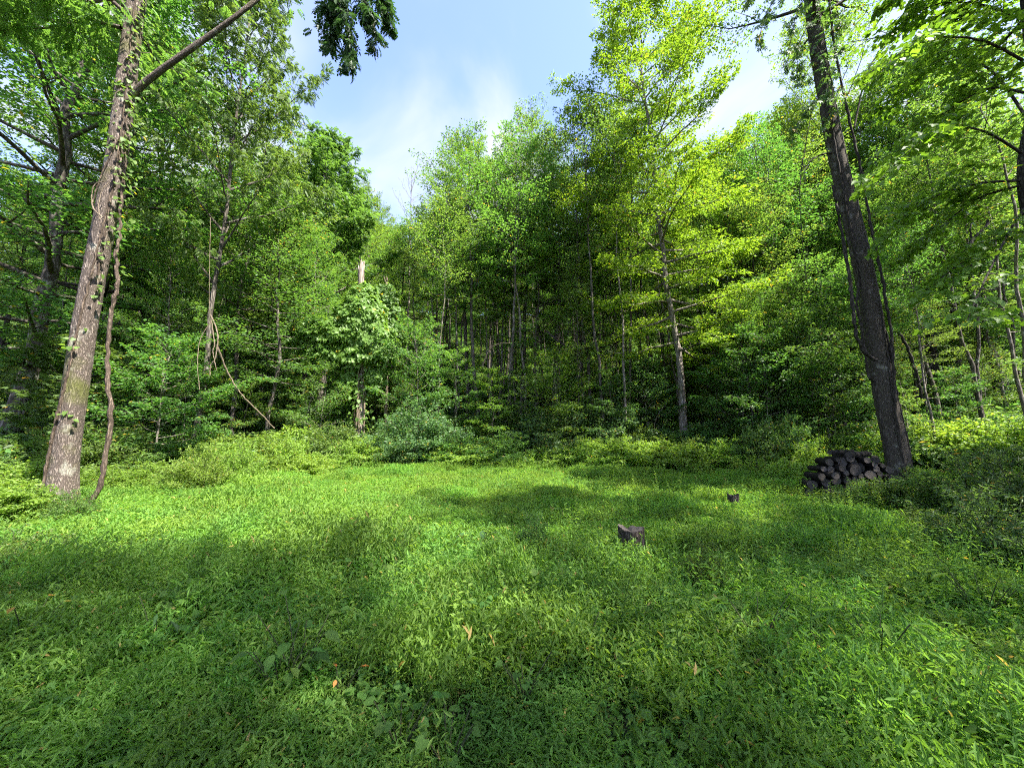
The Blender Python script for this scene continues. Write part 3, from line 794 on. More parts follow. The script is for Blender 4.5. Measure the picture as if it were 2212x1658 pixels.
tree('maple', 1482, 17.6, -40, 'tallest yellow-green tree right of centre with pale lower trunk and layered branches', wide=.92, rz=0, leanx=-.068)
tree('ash', 420, 14.0, -110, 'tall airy tree with feathery drooping leaves right of the left leaning trunk', wide=.58, rz=1.0)
tree('dome', 690, 24.0, 350, 'round-headed tree with tufted dark green crown left of the sky gap', wide=1.05, rz=.3)
tree('dome', 560, 23.0, 400, 'broad bright green tree between feathery tree and round-headed tree', wide=.95, rz=2.2)
tree('airy', 1030, 21.0, 330, 'slender straight tree with thin airy top at right of the sky gap', wide=.95, rz=.2)
tree('airy2', 1125, 23.0, 250, 'slender tree whose loose pointed top rises left of the tallest tree', wide=.95, rz=1.1)
tree('airy', 1195, 24.0, 350, 'vine-darkened forked tree just left of the tallest yellow-green tree', wide=.8, rz=2.4, leaf=M_DARK)
tree('maple2', 1265, 25.0, 380, 'green tree with dark forked trunk directly left of the tallest tree', wide=.9, rz=2.0)
tree('maple2', 940, 31.0, 440, 'yellow-green tree on the slope below the bright sky gap', wide=.9, rz=.5)
tree('dead', 872, 33.0, 385, 'bare grey dead tree top showing in the sky gap', wide=1.0, rz=.5)
tree('maple2', 1645, 24.0, 330, 'yellow-green tree right behind the tallest tree', wide=1.0, rz=3.0)
tree('maple2', 1735, 27.0, 270, 'bright yellow-green tree behind the top of the dark right trunk', wide=1.05, rz=4.0, leaf=M_YEL)
tree('airy', 1890, 22.0, 60, 'pale sunlit tree top showing right of the dark right trunk', wide=.8, rz=1.0, leaf=M_YEL)
tree('leafy', 40, 12.5, -150, 'dark leafy tree with forked trunk at the left edge of the photo', wide=1.25, rz=.3, bark=M_BARK, leaf=M_LEAF)
tree('leafy', 160, 16.5, 60, 'dense green tree directly behind the left leaning trunk', wide=1.2, rz=2.0, leaf=M_LEAF)
tree('leafy', 300, 20.0, 150, 'leafy tree behind the hanging vine, between two nearer trunks', wide=1.1, rz=4.0, leaf=M_LEAF)
tree('slim3', 345, 14.5, 520, 'small thin pale-stemmed tree beside the feathery tree', wide=1.0, rz=1.2, bark=M_BARK_P)
tree('slim3', 668, 19.0, 520, 'pale thin trunk tree left of the vine-covered snag', wide=1.0, rz=2.2, bark=M_BARK_P)
tree('slim', 1255, 19.0, 560, 'dark thin double-looking tree left of the tallest tree trunk', wide=.9, rz=.3)
tree('slim2', 1350, 20.5, 480, 'thin crooked grey tree in the shade beside the tallest tree', wide=.9, rz=1.3, bark=M_BARK)

tree('leafy', 2035, 20.0, 150, 'dense green tree filling the background right of the right trunk', wide=1.25, rz=1.0, leaf=M_LEAF)
tree('leafy', 2165, 18.5, 120, 'dense green tree closing the background at the right edge', wide=1.25, rz=2.5, leaf=M_LEAF)
tree('leafy', 1800, 25.0, 260, 'dense green tree behind the woodpile and right trunk', wide=1.2, rz=3.5, leaf=M_LIME)

# hillside trees, one by one
EXIST = []
for o in bpy.data.objects:
    if o.name.startswith('tree') and o.parent is None:
        EXIST.append((o.location.x, o.location.y))
rt = np.random.default_rng(77)
REG = [(-9e9, 330, 'in wood behind left leaning trunk'), (330, 640, 'in wood behind feathery tree'),
       (640, 900, 'on slope behind vine-covered snag'), (900, 1240, 'on slope right of snag'),
       (1240, 1500, 'in wood around tallest tree'), (1500, 1760, 'in wood right of tallest tree'),
       (1760, 1990, 'in wood behind woodpile'), (1990, 9e9, 'in wood at right edge')]
ADJ = {'slim': 'thin dark-stemmed tree', 'slim2': 'thin wavy dark-stemmed tree', 'slim3': 'slender brown-grey tree', 'airy2': 'tall straight airy tree', 'maple2': 'layered yellow-green tree', 'leafy': 'dense dark leafy tree', 'pole': 'straight bare-stemmed tree', 'pole2': 'pale bare-stemmed tree'}
cnt = 0; tries = 0; front = 0
while cnt < 205 and tries < 8000:
    tries += 1
    Y = 12 + 33 * rt.uniform() ** .9
    x = rt.uniform(-1.42, 1.42) * Y
    e = clearing_edge(x)
    pole = cnt >= 165
    if pole:
        x = rt.uniform(-6, 26); Y = clearing_edge(x) + rt.uniform(1.0, 9); e = clearing_edge(x)
        if abs(x) > 1.42 * Y: continue
    if Y < e + (.9 if pole else 1.6): continue
    if any((x - a) ** 2 + (Y - b) ** 2 < (.85 if pole else 1.25 if x > -4 else 1.9) ** 2 for a, b in EXIST): continue
    if abs(x / Y + .42) < .20 and Y < 22: continue
    if abs(x / Y - .465) < .13 and Y < 20.5: continue
    z0 = float(gz(x, Y))
    pxx, _ = proj((x, Y, z0))
    kind = rt.choice(['slim', 'slim2', 'slim3', 'airy2', 'maple2', 'leafy', 'pole', 'pole2'], p=[.17, .15, .08, .08, .10, .04, .20, .18] if x > -6 else [.10, .12, .22, .10, .12, .16, .10, .08])
    if pole: kind = rt.choice(['pole', 'pole2'])
    h = min(rt.uniform(11, 20), max_height(x, Y, z0, 2.2, 40))
    if x > 7 and Y < 19: h = min(h, rt.uniform(6, 8.5) if x < 16 else rt.uniform(12, 17))
    if h < 5: continue
    EXIST.append((x, Y)); cnt += 1
    where = next(w for a, b, w in REG if a <= pxx < b)
    far = 'near row' if Y < 21 else 'farther up' if Y < 32 else 'farthest up'
    tree(kind, 0, Y, 0, '%s %s, %s' % (ADJ[kind], where, far), 'wood trees: %s %s %s' % (ADJ[kind], where, far), name='tree', x=x, h=h, rz=rt.uniform(0, 6.28),
         wide=rt.uniform(.9, 1.25) * (17 / max(h, 11)) ** .4, leaf=None if kind != 'leafy' or rt.uniform() < .4 else M_LEAF, leanx=rt.normal(0, .035))

# ------------------------------------------------------------------ the two near trunks and their vines
def hero_trunk(line_px, Y, r_px, seed, above, n=180, sides=72, lump=.05, flare=.55):
    """a trunk whose axis runs through picture points at distance Y, then on upward by 'above' metres"""
    P = [at(a, b, Y) for a, b in line_px]
    g = float(gz(P[0][0], Y))
    P[0][2] = min(P[0][2], g - .15)
    d = nrm(P[-1] - P[-2])
    P += [P[-1] + d * above * .5 + np.array((.1, .2, 0)), P[-1] + d * above + np.array((-.1, .5, .3))]
    ln = smooth_line(P, n)
    r = np.random.default_rng(seed)
    zz = ln[:, 2]
    rad = np.interp(zz, [zz[0], zz[-1]], r_px) + r_px[0] * flare * np.exp(-(zz - g) * 1.9)
    a = np.linspace(0, 6.283, sides, endpoint=False)
    wob = 1 + lump * np.sin(3 * a[None] + zz[:, None] * .35 + 1) * np.sin(zz[:, None] * .8) + .030 * np.abs(np.sin(a[None] * 10 + 1.6 * np.sin(zz[:, None] * 3.1) + .8 * np.sin(zz[:, None] * 7.7 + 3 * a[None]))) \
        + .022 * np.sin(zz[:, None] * 19 + 9 * np.sin(a[None] * 4)) * np.sin(a[None] * 17 + zz[:, None] * 2) + .012 * r.normal(0, 1, (n, sides)) + .10 * np.exp(-(zz - g) * 1.8)[:, None] * np.sin(5 * a[None] + 1)
    return ln, rad, wob

LY = 7.8
ln, rad, wob = hero_trunk([(128, 1125), (140, 980), (160, 850), (180, 720), (205, 590), (232, 450), (255, 320), (272, 190), (284, 90), (300, -20)], LY, (.20, .14), 1, 8.5, lump=.045, flare=.40)
LT = Plant(1, PINN, .25, .5, .2)
LT.tube(ln, rad, 72, wob=wob)
root_l = empty('tree', ln[0] + (0, 0, .1))
LTRUNK = (ln, rad)
def rel(me_or_plant, o):
    pass
# upper crown above the frame, mostly over the wood on the left
LT.crown(ln[128:], rad[128:], .15, 3.6, SLIM, 16, 10, 60, 6, 2.0, 11, .1, az=3.3)
# the dark overhang at the top left corner
for pl, L in (([(270, -10), (200, 5), (120, 0), (40, 22), (-60, 60)], 7.2), ([(262, 60), (190, 45), (110, 60), (30, 60), (-40, 20)], 7.6), ([(270, -60), (170, -40), (60, -30), (-40, 0)], 6.6)):
    LT.limb(smooth_line([at(a, b, L + .15 * i) for i, (a, b) in enumerate(pl)], 9), .045, 12, 1.4, 30, start=.15)
# the long limb reaching up to the right, and the spray hanging from its far end
big = smooth_line([at(285, 205, LY), at(330, 165, LY - .05), at(400, 115, LY - .1), at(470, 65, LY - .1), at(530, 20, LY - .1), at(585, -25, LY), at(660, -75, LY), at(730, -105, LY)], 16)
BRN = Plant(2, PINN, .25, .5, .45)
BRN.tube(big, np.linspace(.072, .03, 16), 14, wob=1 + .06 * np.random.default_rng(3).normal(0, 1, (16, 14)))
for i, pl in enumerate(([(650, -70), (700, -35), (735, 10), (752, 80), (758, 140)], [(690, -90), (745, -50), (790, 5), (812, 75)], [(700, -80), (722, -20), (712, 40), (716, 105)],
                        [(730, -105), (780, -70), (822, -25), (838, 40)])):
    BRN.limb(smooth_line([at(a, b, LY + .12 * (i - 1) + .05 * j) for j, (a, b) in enumerate(pl)], 8), .02, 13, .62, 48, start=.2, width=.3, rise=-.12)
for i, pl in enumerate(([(470, 65), (500, 70), (535, 95)], [(560, -5), (590, 20), (600, 50)])):
    pass
# a few feathery sprays on the crown beside the limb
def finish(root, plant, wood_name, bark, leaf_name, leaf):
    o = obj(wood_name, plant.wood_mesh(wood_name, bark), root)
    o.matrix_parent_inverse = Matrix.Translation(-Vector(root.location))
    if plant.P and leaf_name:
        c = obj(leaf_name, plant.leaf_mesh(leaf_name, leaf), root)
        c.matrix_parent_inverse = Matrix.Translation(-Vector(root.location))
    return o
finish(root_l, LT, 'trunk', M_BARK_L, 'crown', M_PINN)
finish(root_l, BRN, 'branch', M_BARK_L, 'crown', leaf_mat('leaf_pinnate_silhouette', (0.036, 0.075, 0.026), (0.058, 0.105, 0.034), (1.6, 1.7, .9), old_at=2))  # spray leaves coloured darker than the crown's, painting in a silhouette against the sky
tag(root_l, 'big leaning grey-brown trunk at left with a long limb reaching up to the right', 'tree')

RY = 10.5
rln, rrad, rwob = hero_trunk([(1948, 1045), (1932, 960), (1912, 860), (1893, 740), (1868, 600), (1838, 460), (1808, 330), (1783, 200), (1765, 90), (1750, -20)], RY, (.245, .16), 4, 8, lump=.07, flare=.30)
RT = Plant(5, SIMPLE, .11, .5, .3)
RT.tube(rln, rrad, 72, wob=rwob)
RT.crown(rln[128:], rrad[128:], .1, 3.4, SLIM, 18, 15, 60, 8, 1.8, 60, .12)
for pl in ([(1800, 330), (1770, 335), (1745, 355), (1735, 385)], [(1845, 275), (1880, 140), (1960, 65), (2050, 68)]):
    RT.limb(smooth_line([at(a, b, RY - .1 * i) for i, (a, b) in enumerate(pl)], 7), .03, 4, .7, 14)
root_r = empty('tree', rln[0] + (0, 0, .1))
finish(root_r, RT, 'trunk', M_BARK_R, 'crown', M_LEAF)
tag(root_r, 'dark grey trunk leaning left beside the woodpile, wrapped in vines', 'tree')

# tree just outside the right edge with leafy branches reaching in
ED = Plant(6, MAPLE, .135, .45, .3)
EY = 7.6
eln = smooth_line([at(2350, 1250, EY) * (1, 1, 0) + (0, 0, -.2), at(2310, 800, EY), at(2242, 520, EY), at(2216, 370, EY), at(2238, 200, EY), at(2222, 40, EY), at(2205, -150, EY), at(2190, -330, EY)], 30)
eln[0][2] = float(gz(eln[0][0], eln[0][1])) - .2
erad = np.linspace(.17, .08, 30)
ED.tube(eln, erad, 16)
for pl, dz, ns, dn in (([(2205, 390), (2120, 395), (2030, 420), (1950, 470), (1900, 530)], .25, 14, 30), ([(2205, 330), (2130, 285), (2050, 275), (1970, 320), (1890, 400)], -.2, 14, 28),
                       ([(2205, 400), (2110, 430), (2020, 500), (1940, 570)], .6, 13, 30), ([(2212, 200), (2140, 190), (2060, 230), (1960, 310)], .4, 12, 26),
                       ([(2208, 130), (2130, 90), (2040, 80), (1950, 110), (1900, 160)], -.3, 16, 34), ([(2205, 40), (2120, 10), (2020, 10), (1930, 60)], .2, 16, 34), ([(2215, 250), (2140, 150), (2060, 130), (1970, 180), (1900, 240)], .5, 16, 34),
                       ([(2210, 500), (2150, 520), (2060, 580), (1990, 640)], .1, 12, 30), ([(2214, 450), (2180, 500), (2120, 620), (2090, 690)], -.4, 9, 26),
                       ([(2200, -60), (2110, -60), (2000, -40), (1920, 0)], .0, 16, 34)):
    ED.limb(smooth_line([at(a, b, EY + dz * i) for i, (a, b) in enumerate(pl)], 9), .03, ns, 1.15, dn * 1.7, start=.12, width=.38)
ED.crown(eln[20:], erad[20:], .1, 3.6, SLIM, 14, 5, 55, 6, 1.6, 18, .1)
root_e = empty('tree', eln[0] + (0, 0, .1))
finish(root_e, ED, 'trunk', M_BARK_D, 'crown', leaf_mat('leaf_maple', (0.075, 0.150, 0.020), (0.12, 0.205, 0.028), (2.3, 2.3, .9), old_at=2))
tag(root_e, 'maple at the right edge with broad leafy branches hanging into the photo', 'tree')

# ------------------------------------------------------------------ vines
def vine(label, stems, leaves=None, bark=M_VSTEM, leafm=M_VINE, seed=0, tpl=HEART, size=.09, name='climbing_vine', cat='vine'):
    r = np.random.default_rng(seed)
    root = None
    for pts, r0, r1 in stems:
        n = max(12, len(pts) * 7)
        ln_ = smooth_line(pts, n)
        ln_ = ln_ + r.normal(0, r0 * .22, ln_.shape)
        V, Q = tube_arr(ln_, np.linspace(r0, r1, n) * r.uniform(.8, 1.2, n), 8)
        if root is None:
            root = empty(name, tuple(ln_[0]))
        o = obj('stem', mesh('vine_stem', V, Q, bark, smooth=True), root)
        o.matrix_parent_inverse = Matrix.Translation(-Vector(root.location))
    if leaves is not None:
        P, A, N = leaves
        V, F, k = place(tpl, P, A, N, size * r.uniform(.6, 1.3, len(P)))
        o = obj('leaves', mesh('vine_leaves', V, F, leafm, lv=np.repeat(r.uniform(0, 1, len(P)), k)), root)
        o['kind'] = 'stuff'
        o.matrix_parent_inverse = Matrix.Translation(-Vector(root.location))
    return tag(root, label, cat)

def on_trunk(ln_, rad_, ang, z0, z1, turns, n, off=.03):
    """points spiralling up a trunk; ang measured from +X (0) towards the camera (-90)"""
    out = []
    for t in np.linspace(0, 1, n):
        z = z0 + (z1 - z0) * t
        i = int(np.argmin(abs(ln_[:, 2] - z))); a = R_(ang + turns * 360 * t)
        out.append(ln_[i] * (1, 1, 0) + (math.cos(a) * (rad_[i] + off), math.sin(a) * (rad_[i] + off), z))
    return np.array(out)
def trunk_leaves(ln_, rad_, z0, z1, a0, a1, n, out, seed, clump=None):
    r = np.random.default_rng(seed)
    z = r.uniform(z0, z1, n)
    if clump is not None:
        z = np.concatenate([r.normal(c, w, k) for c, w, k in clump]); n = len(z)
    a = np.radians(r.uniform(a0, a1, n))
    i = np.argmin(abs(ln_[:, 2][None] - z[:, None]), 1)
    d = np.stack([np.cos(a), np.sin(a), np.zeros(n)], 1)
    P = ln_[i] * (1, 1, 0) + d * (rad_[i] + r.uniform(.02, 1, n) ** 1.5 * out)[:, None] + np.array((0, 0, 1.0)) * z[:, None]
    A = d * .5 + np.array((0, 0, -1.0)) * .7 + r.normal(0, .45, (n, 3))
    N = d * .8 + np.array((0, 0, .7)) + r.normal(0, .35, (n, 3))
    return P, A, N

zt = lambda py, Y: at(1106, py, Y)[2]
L1 = trunk_leaves(ln, rad, 5, 12, -40, 40, 0, .42, 1, clump=[(zt(240, LY), .5, 56), (zt(320, LY), .45, 60), (zt(400, LY), .4, 48), (zt(130, LY), .7, 80), (zt(20, LY), .7, 80), (zt(500, LY), .4, 36), (zt(600, LY), .35, 24)])
L2 = trunk_leaves(ln, rad, 1.2, 12, -165, -20, 0, .10, 2, clump=[(zt(205, LY), .25, 34), (zt(300, LY), .2, 14), (zt(335, LY), .12, 12), (zt(80, LY), .6, 26), (zt(740, LY), .2, 14), (zt(900, LY), .12, 8)])
L3 = [np.vstack([a, b]) for a, b in zip(L1, L2)]
vine('leafy creeper climbing the left leaning trunk', [(on_trunk(ln, rad, -130, .1, 3.4, .18, 9, .02), .028, .022), (on_trunk(ln, rad, -70, 3.2, 9.5, .15, 12, .02), .022, .014),
      (on_trunk(ln, rad, -30, 5.0, 12.5, -.05, 10, .03), .018, .012), (on_trunk(ln, rad, -120, 6.6, 8.3, .22, 7, .05), .014, .01)], L3, seed=11)
vine('loop of pale bare vine sticking out left of the leaning trunk', [([at(222, 470, 7.42), at(202, 450, 7.42), at(198, 420, 7.42), at(206, 398, 7.42), at(228, 390, 7.46)], .014, .009),
      ([at(216, 475, 7.42), at(213, 440, 7.42), at(222, 408, 7.42), at(234, 395, 7.46)], .012, .008)], bark=M_VPALE, seed=12)
vine('thick bare wavy vine hanging right of the left leaning trunk', [([gnd(198, 7.5) - (0, 0, .1), at(214, 1050, 7.55), at(231, 960, 7.6), at(240, 890, 7.6), at(232, 800, 7.65), at(238, 690, 7.7), at(253, 620, 7.7), at(251, 560, 7.75), at(258, 500, 7.8), at(262, 440, 7.8), at(270, 330, 7.8)], .046, .028)], seed=13)
hv = [at(455, 470, 12.5), at(453, 560, 12.5), at(452, 640, 12.5), at(455, 700, 12.5)]
vine('thin vine hanging with a tangled bare tuft in front of feathery tree', [(hv, .008, .008), ([at(455, 680, 12.5), at(470, 720, 12.5), at(466, 770, 12.5), at(455, 790, 12.5), at(453, 810, 12.5)], .022, .016),
      ([at(456, 690, 12.5), at(463, 740, 12.45), at(460, 760, 12.45), at(468, 800, 12.5)], .018, .010), ([at(455, 695, 12.5), at(432, 735, 12.45), at(427, 790, 12.45), at(431, 842, 12.45)], .014, .009)], bark=M_VPALE, seed=14)
vine('long pale pole leaning down to the bright bush left of the snag', [([at(468, 745, 12.7), at(490, 800, 13.2), at(520, 850, 13.7), at(560, 890, 14.3), at(592, 925, 14.8)], .028, .022)], bark=M_VPALE, seed=15, name='fallen_pole', cat='branch')

rL = trunk_leaves(rln, rrad, 6, 16, -170, 20, 0, .35, 3, clump=[(zt(130, RY), .6, 90), (zt(30, RY), .6, 130), (zt(220, RY), .5, 24)])
vine('dark rope-like vines wound around the right trunk', [
    (np.vstack([on_trunk(rln, rrad, 185, .2, 3.0, 0, 5, .02), on_trunk(rln, rrad, 190, 3.2, 5.4, .0, 4, .22), on_trunk(rln, rrad, 195, 6, 12, .1, 6, .05)]), .035, .03),
    (np.array([at(1893, 778, 10.05), at(1868, 760, 9.95), at(1852, 730, 9.95), at(1845, 690, 10.0), at(1840, 640, 10.1), at(1832, 580, 10.2), at(1812, 470, 10.3), at(1800, 400, 10.3)]), .045, .04),
    (on_trunk(rln, rrad, -40, .3, 4.5, -.05, 8, .02), .026, .022), (on_trunk(rln, rrad, -110, 1.2, 5.5, .1, 8, .02), .02, .014),
    (np.array([at(1950, 1000, 10.3), at(1935, 880, 10.2), at(1928, 760, 10.2), at(1922, 700, 10.2), at(1905, 600, 10.2), at(1880, 480, 10.2), at(1858, 360, 10.2), at(1835, 260, 10.2), at(1812, 150, 10.2), at(1795, 40, 10.2), at(1790, -40, 10.2)]), .035, .028)],
    rL, bark=M_BARK_D, leafm=M_LEAF, tpl=PALM, size=.12, seed=16)
vine('thin dark vine dangling left of the right trunk', [([at(1752, 250, 10.2), at(1737, 330, 10.2), at(1728, 400, 10.1), at(1730, 480, 10.1), at(1738, 560, 10.1), at(1742, 610, 10.1)], .012, .007)], bark=M_BARK_D, seed=17)
# creeper leaves hanging at the top of the right trunk
cr = Plant(8, PALM, .135, .6, .5)
for pl, Y in (([(1765, -40), (1735, 0), (1715, 50), (1705, 110), (1700, 150)], 10.2), ([(1760, -60), (1700, -30), (1665, 10), (1645, 60), (1640, 90)], 10.1), ([(1755, 40), (1728, 90), (1722, 140), (1735, 170)], 10.3),
              ([(1740, -60), (1680, -50), (1630, -20), (1610, 15)], 10.2), ([(1775, -40), (1800, 0), (1812, 40), (1808, 75)], 10.0), ([(1770, 200), (1750, 230), (1728, 260), (1710, 285)], 10.2), ([(1765, 100), (1790, 150), (1800, 220), (1790, 260)], 9.9)):
    cr.limb(smooth_line([at(a, b, Y + .05 * j) for j, (a, b) in enumerate(pl)], 8), .016, 9, .62, 26, start=.1, width=.4, rise=-.1)
root_c = empty('hanging_creeper', at(1765, 0, 10.2))
finish(root_c, cr, 'stem', M_BARK_D, 'leaves', M_DARK)
tag(root_c, 'dark creeper foliage hanging against the sky at top of right trunk', 'vine')

# ------------------------------------------------------------------ broken snag under its vines
SY = 17.6
sb = gnd(782, SY)
sl = smooth_line([sb - (0, 0, .2), at(781, 800, SY), at(780, 680, SY), at(780, 585, SY)], 26)
r = np.random.default_rng(31)
srad = np.linspace(.20, .145, 26)
V, Q = tube_arr(sl, srad, 18, wob=1 + .05 * r.normal(0, 1, (26, 18)))
top = V[-18:].copy()
jag = top + np.stack([np.zeros(18), np.zeros(18), r.uniform(.0, 1.0, 18) ** 2.2 * .6], 1)
inner = sl[-1] + (jag - sl[-1]) * (.55, .55, .2)
nb = len(V)
V = np.vstack([V, jag, inner, sl[-1][None] - (0, 0, .05)])
j = np.arange(18); j2 = (j + 1) % 18
Q = np.vstack([Q, np.stack([nb - 18 + j, nb - 18 + j2, nb + j2, nb + j], 1), np.stack([nb + j, nb + j2, nb + 18 + j2, nb + 18 + j], 1)])
root_s = empty('dead_snag', sb)
o = obj('trunk', mesh('snag_trunk', V, [Q, np.stack([nb + 18 + j, nb + 18 + j2, np.full(18, nb + 36)], 1)], M_SNAG, smooth=True), root_s)
o.matrix_parent_inverse = Matrix.Translation(-Vector(root_s.location))
tag(root_s, 'broken pale dead trunk poking out above a mass of vines', 'snag')
def vine_mass(blobs, n, Y, seed):
    """leaves lying like shingles over rounded shapes; blobs = (px, py, half width m, half height m, depth m)"""
    r = np.random.default_rng(seed)
    P, A, N = [], [], []
    area = np.array([b[2] * b[3] for b in blobs]); area = area / area.sum()
    for (px, py, a, h, d), fr in zip(blobs, area):
        k = int(n * fr)
        u = nrm(r.normal(0, 1, (k, 3))); u[:, 1] = -abs(u[:, 1]) * np.where(r.uniform(0, 1, k) < .8, 1, -1); u[:, 2] = np.where((u[:, 2] < -.4) & (r.uniform(0, 1, k) < .7), -u[:, 2], u[:, 2])
        c = at(px, py, Y)
        sc = np.array((a, d, h))
        lump = 1 + .13 * np.sin(u[:, 0] * 7 + px) * np.sin(u[:, 2] * 8 + py) + r.normal(0, .06, k)
        P.append(c + u * sc * lump[:, None])
        nn = nrm(u / sc)
        N.append(nn * .9 + np.array((0, 0, .5)) + r.normal(0, .3, (k, 3)))
        A.append(np.array((0, 0, -1.0)) + nn * .5 + r.normal(0, .4, (k, 3)))
    return np.vstack(P), np.vstack(A), np.vstack(N)
VM = vine_mass([(780, 695, 1.2, 1.3, .9), (735, 725, 1.5, .95, 1.0), (690, 722, 1.3, .75, .9), (805, 738, 1.2, .9, .9), (782, 650, .75, .8, .6), (645, 735, .9, .6, .7), (770, 775, 1.1, .7, .9), (720, 770, 1.0, .6, .8), (820, 770, .8, .6, .8), (620, 720, .8, .45, .6), (690, 760, .8, .7, .7), (760, 820, .5, .6, .5), (812, 815, .5, .5, .5)], 16500, SY, 33)
lowl = trunk_leaves(sl, srad, 1, 4, -200, 20, 0, .45, 77, clump=[(float(sb[2]) + .6, .4, 150), (float(sb[2]) + 2.0, .5, 90), (float(sb[2]) + 3.2, .4, 120)])
VM = [np.vstack([a_, b_]) for a_, b_ in zip(VM, lowl)]
stems = []
for k in range(6):
    a = -150 + k * 26
    stems.append((on_trunk(sl, srad, a, float(sb[2]) - .1, 5.6 + .5 * r.uniform(), r.uniform(-.12, .12), 9, .03 + .16 * r.uniform()), .03 + .014 * r.uniform(), .02))
vine('big mound of heart-leaved vine draped over the broken snag', stems, VM, seed=34, size=.155, bark=M_VPALE)
VM2 = vine_mass([(828, 655, .85, .95, .7), (832, 690, 1.0, 1.0, .7), (845, 730, .8, .9, .6)], 2300, 19.2, 35)
b2 = gnd(836, 19.2)
vine('rounded dome of vine with a bare tip just right of the snag', [([b2 - (0, 0, .1), at(836, 800, 19.2), at(834, 700, 19.2), at(836, 625, 19.2), at(836, 598, 19.2)], .09, .035), ([at(836, 615, 19.2), at(831, 603, 19.2), at(829, 596, 19.2)], .03, .012)], VM2, seed=36, size=.17, bark=M_VPALE)

# pale dead forked branch lying in the wood, right of the snag
vine('pale forked dead branch caught in the shaded wood right of snag', [([at(1042, 792, 18.6), at(1052, 765, 18.5), at(1062, 750, 18.5), at(1080, 742, 18.5), at(1103, 740, 18.6)], .035, .018), ([at(1062, 748, 18.5), at(1064, 738, 18.5), at(1066, 728, 18.5)], .025, .01),
     ([at(1064, 752, 18.5), at(1068, 765, 18.5)], .025, .015)], bark=M_VPALE, seed=37, name='dead_branch', cat='branch')
vine('dark bare branch arching across the dim wood left of tallest tree', [([at(1180, 715, 19.2), at(1220, 745, 19.0), at(1280, 752, 19.0), at(1330, 740, 19.0), at(1360, 715, 19.0)], .05, .03)], bark=M_BARK_D, seed=38, name='dead_branch', cat='branch')
vine('thin pale stick bent over in undergrowth left of tallest tree', [([gnd(1413, 18.2), at(1414, 925, 18.2), at(1417, 905, 18.1), at(1428, 885, 18.0), at(1440, 872, 18.0)], .02, .012)], bark=M_VPALE, seed=39, name='dead_branch', cat='branch')
vine('dark crooked branch leaning in front of the wood at far right', [([at(1995, 870, 13.5), at(1978, 800, 13.4), at(1955, 740, 13.3), at(1935, 710, 13.2)], .05, .035), ([at(1985, 830, 13.4), at(2010, 790, 13.3), at(2030, 760, 13.3)], .03, .015)], bark=M_BARK_D, seed=40, name='dead_branch', cat='branch')
vine('crooked dark branch among the leaves below the right maple', [([at(2060, 610, 12), at(2085, 560, 12), at(2100, 520, 12), at(2128, 490, 12), at(2135, 475, 12)], .055, .035), ([at(2100, 520, 12), at(2096, 495, 12), at(2100, 470, 12)], .03, .015)], bark=M_BARK_D, seed=41, name='dead_branch', cat='branch')

# ------------------------------------------------------------------ woodpile, log by log
WY = 8.55
wc = gnd(1834, WY)
def log_mesh(seed, sides=18):
    r = np.random.default_rng(seed)
    a = np.linspace(0, 6.283, sides, endpoint=False)
    pr = 1 + .06 * np.sin(2 * a + r.uniform(0, 6)) + .04 * np.sin(3 * a + r.uniform(0, 6)) + .02 * r.normal(0, 1, sides)
    ys = np.array((0, .02, .25, .5, .75, .98, 1.0)); rs = np.array((.955, 1, 1.01, .99, 1.0, 1, .955))
    V = np.array([(math.cos(t) * p * q, y - .5, math.sin(t) * p * q) for y, q in zip(ys, rs) for t, p in zip(a, pr * (1 + .015 * r.normal(0, 1, sides)))])
    n = len(ys); i = np.arange(n - 1)[:, None] * sides; j = np.arange(sides)[None]; j2 = (j + 1) % sides
    Q = np.stack([i + j, i + sides + j, i + sides + j2, i + j2], -1).reshape(-1, 4)
    bark = mesh('log_bark', V, Q, M_LOGBARK, smooth=True)
    ends = []
    for y, s in ((-.5, -1), (.5, 1)):
        R1 = np.array([(math.cos(t) * p * .955, y, math.sin(t) * p * .955) for t, p in zip(a, pr)])
        R2 = R1 * (.5, 1, .5) + (0, -s * .004, 0) + r.normal(0, .012, R1.shape) * (1, .15, 1)
        V2 = np.vstack([R1, R2, [(0, y - s * .012, 0)]])
        jj = np.arange(sides); k2 = (jj + 1) % sides
        Fq = np.stack([jj, k2, sides + k2, sides + jj], 1); Ft = np.stack([sides + jj, sides + k2, np.full(sides, 2 * sides)], 1)
        if s > 0: Fq = Fq[:, ::-1]; Ft = Ft[:, ::-1]
        ends.append(mesh('log_end', V2, [Fq, Ft], M_END))
    return bark, ends
LOGS = [log_mesh(60 + i) for i in range(5)]
rw = np.random.default_rng(9)
def pile_top(x):
    return float(np.interp(x, (-1.04, -.93, -.64, -.40, .0, .46, .72, 1.0, 1.1), (.20, .46, .82, 1.04, 1.12, 1.04, .86, .55, .33)))
circ = []
for _ in range(400):
    rr = float(np.clip(rw.normal(.084, .022), .05, .13))
    best = None
    for x in np.linspace(-1.02 + rr, 1.08 - rr, 90):
        z = rr
        for a, b, c in circ:
            d2 = (rr + c) ** 2 - (x - a) ** 2
            if d2 > 0: z = max(z, b + math.sqrt(d2))
        if z + rr <= pile_top(x) and (best is None or z < best[1] - .002):
            best = (x, z)
    if best: circ.append((best[0], best[1], rr))
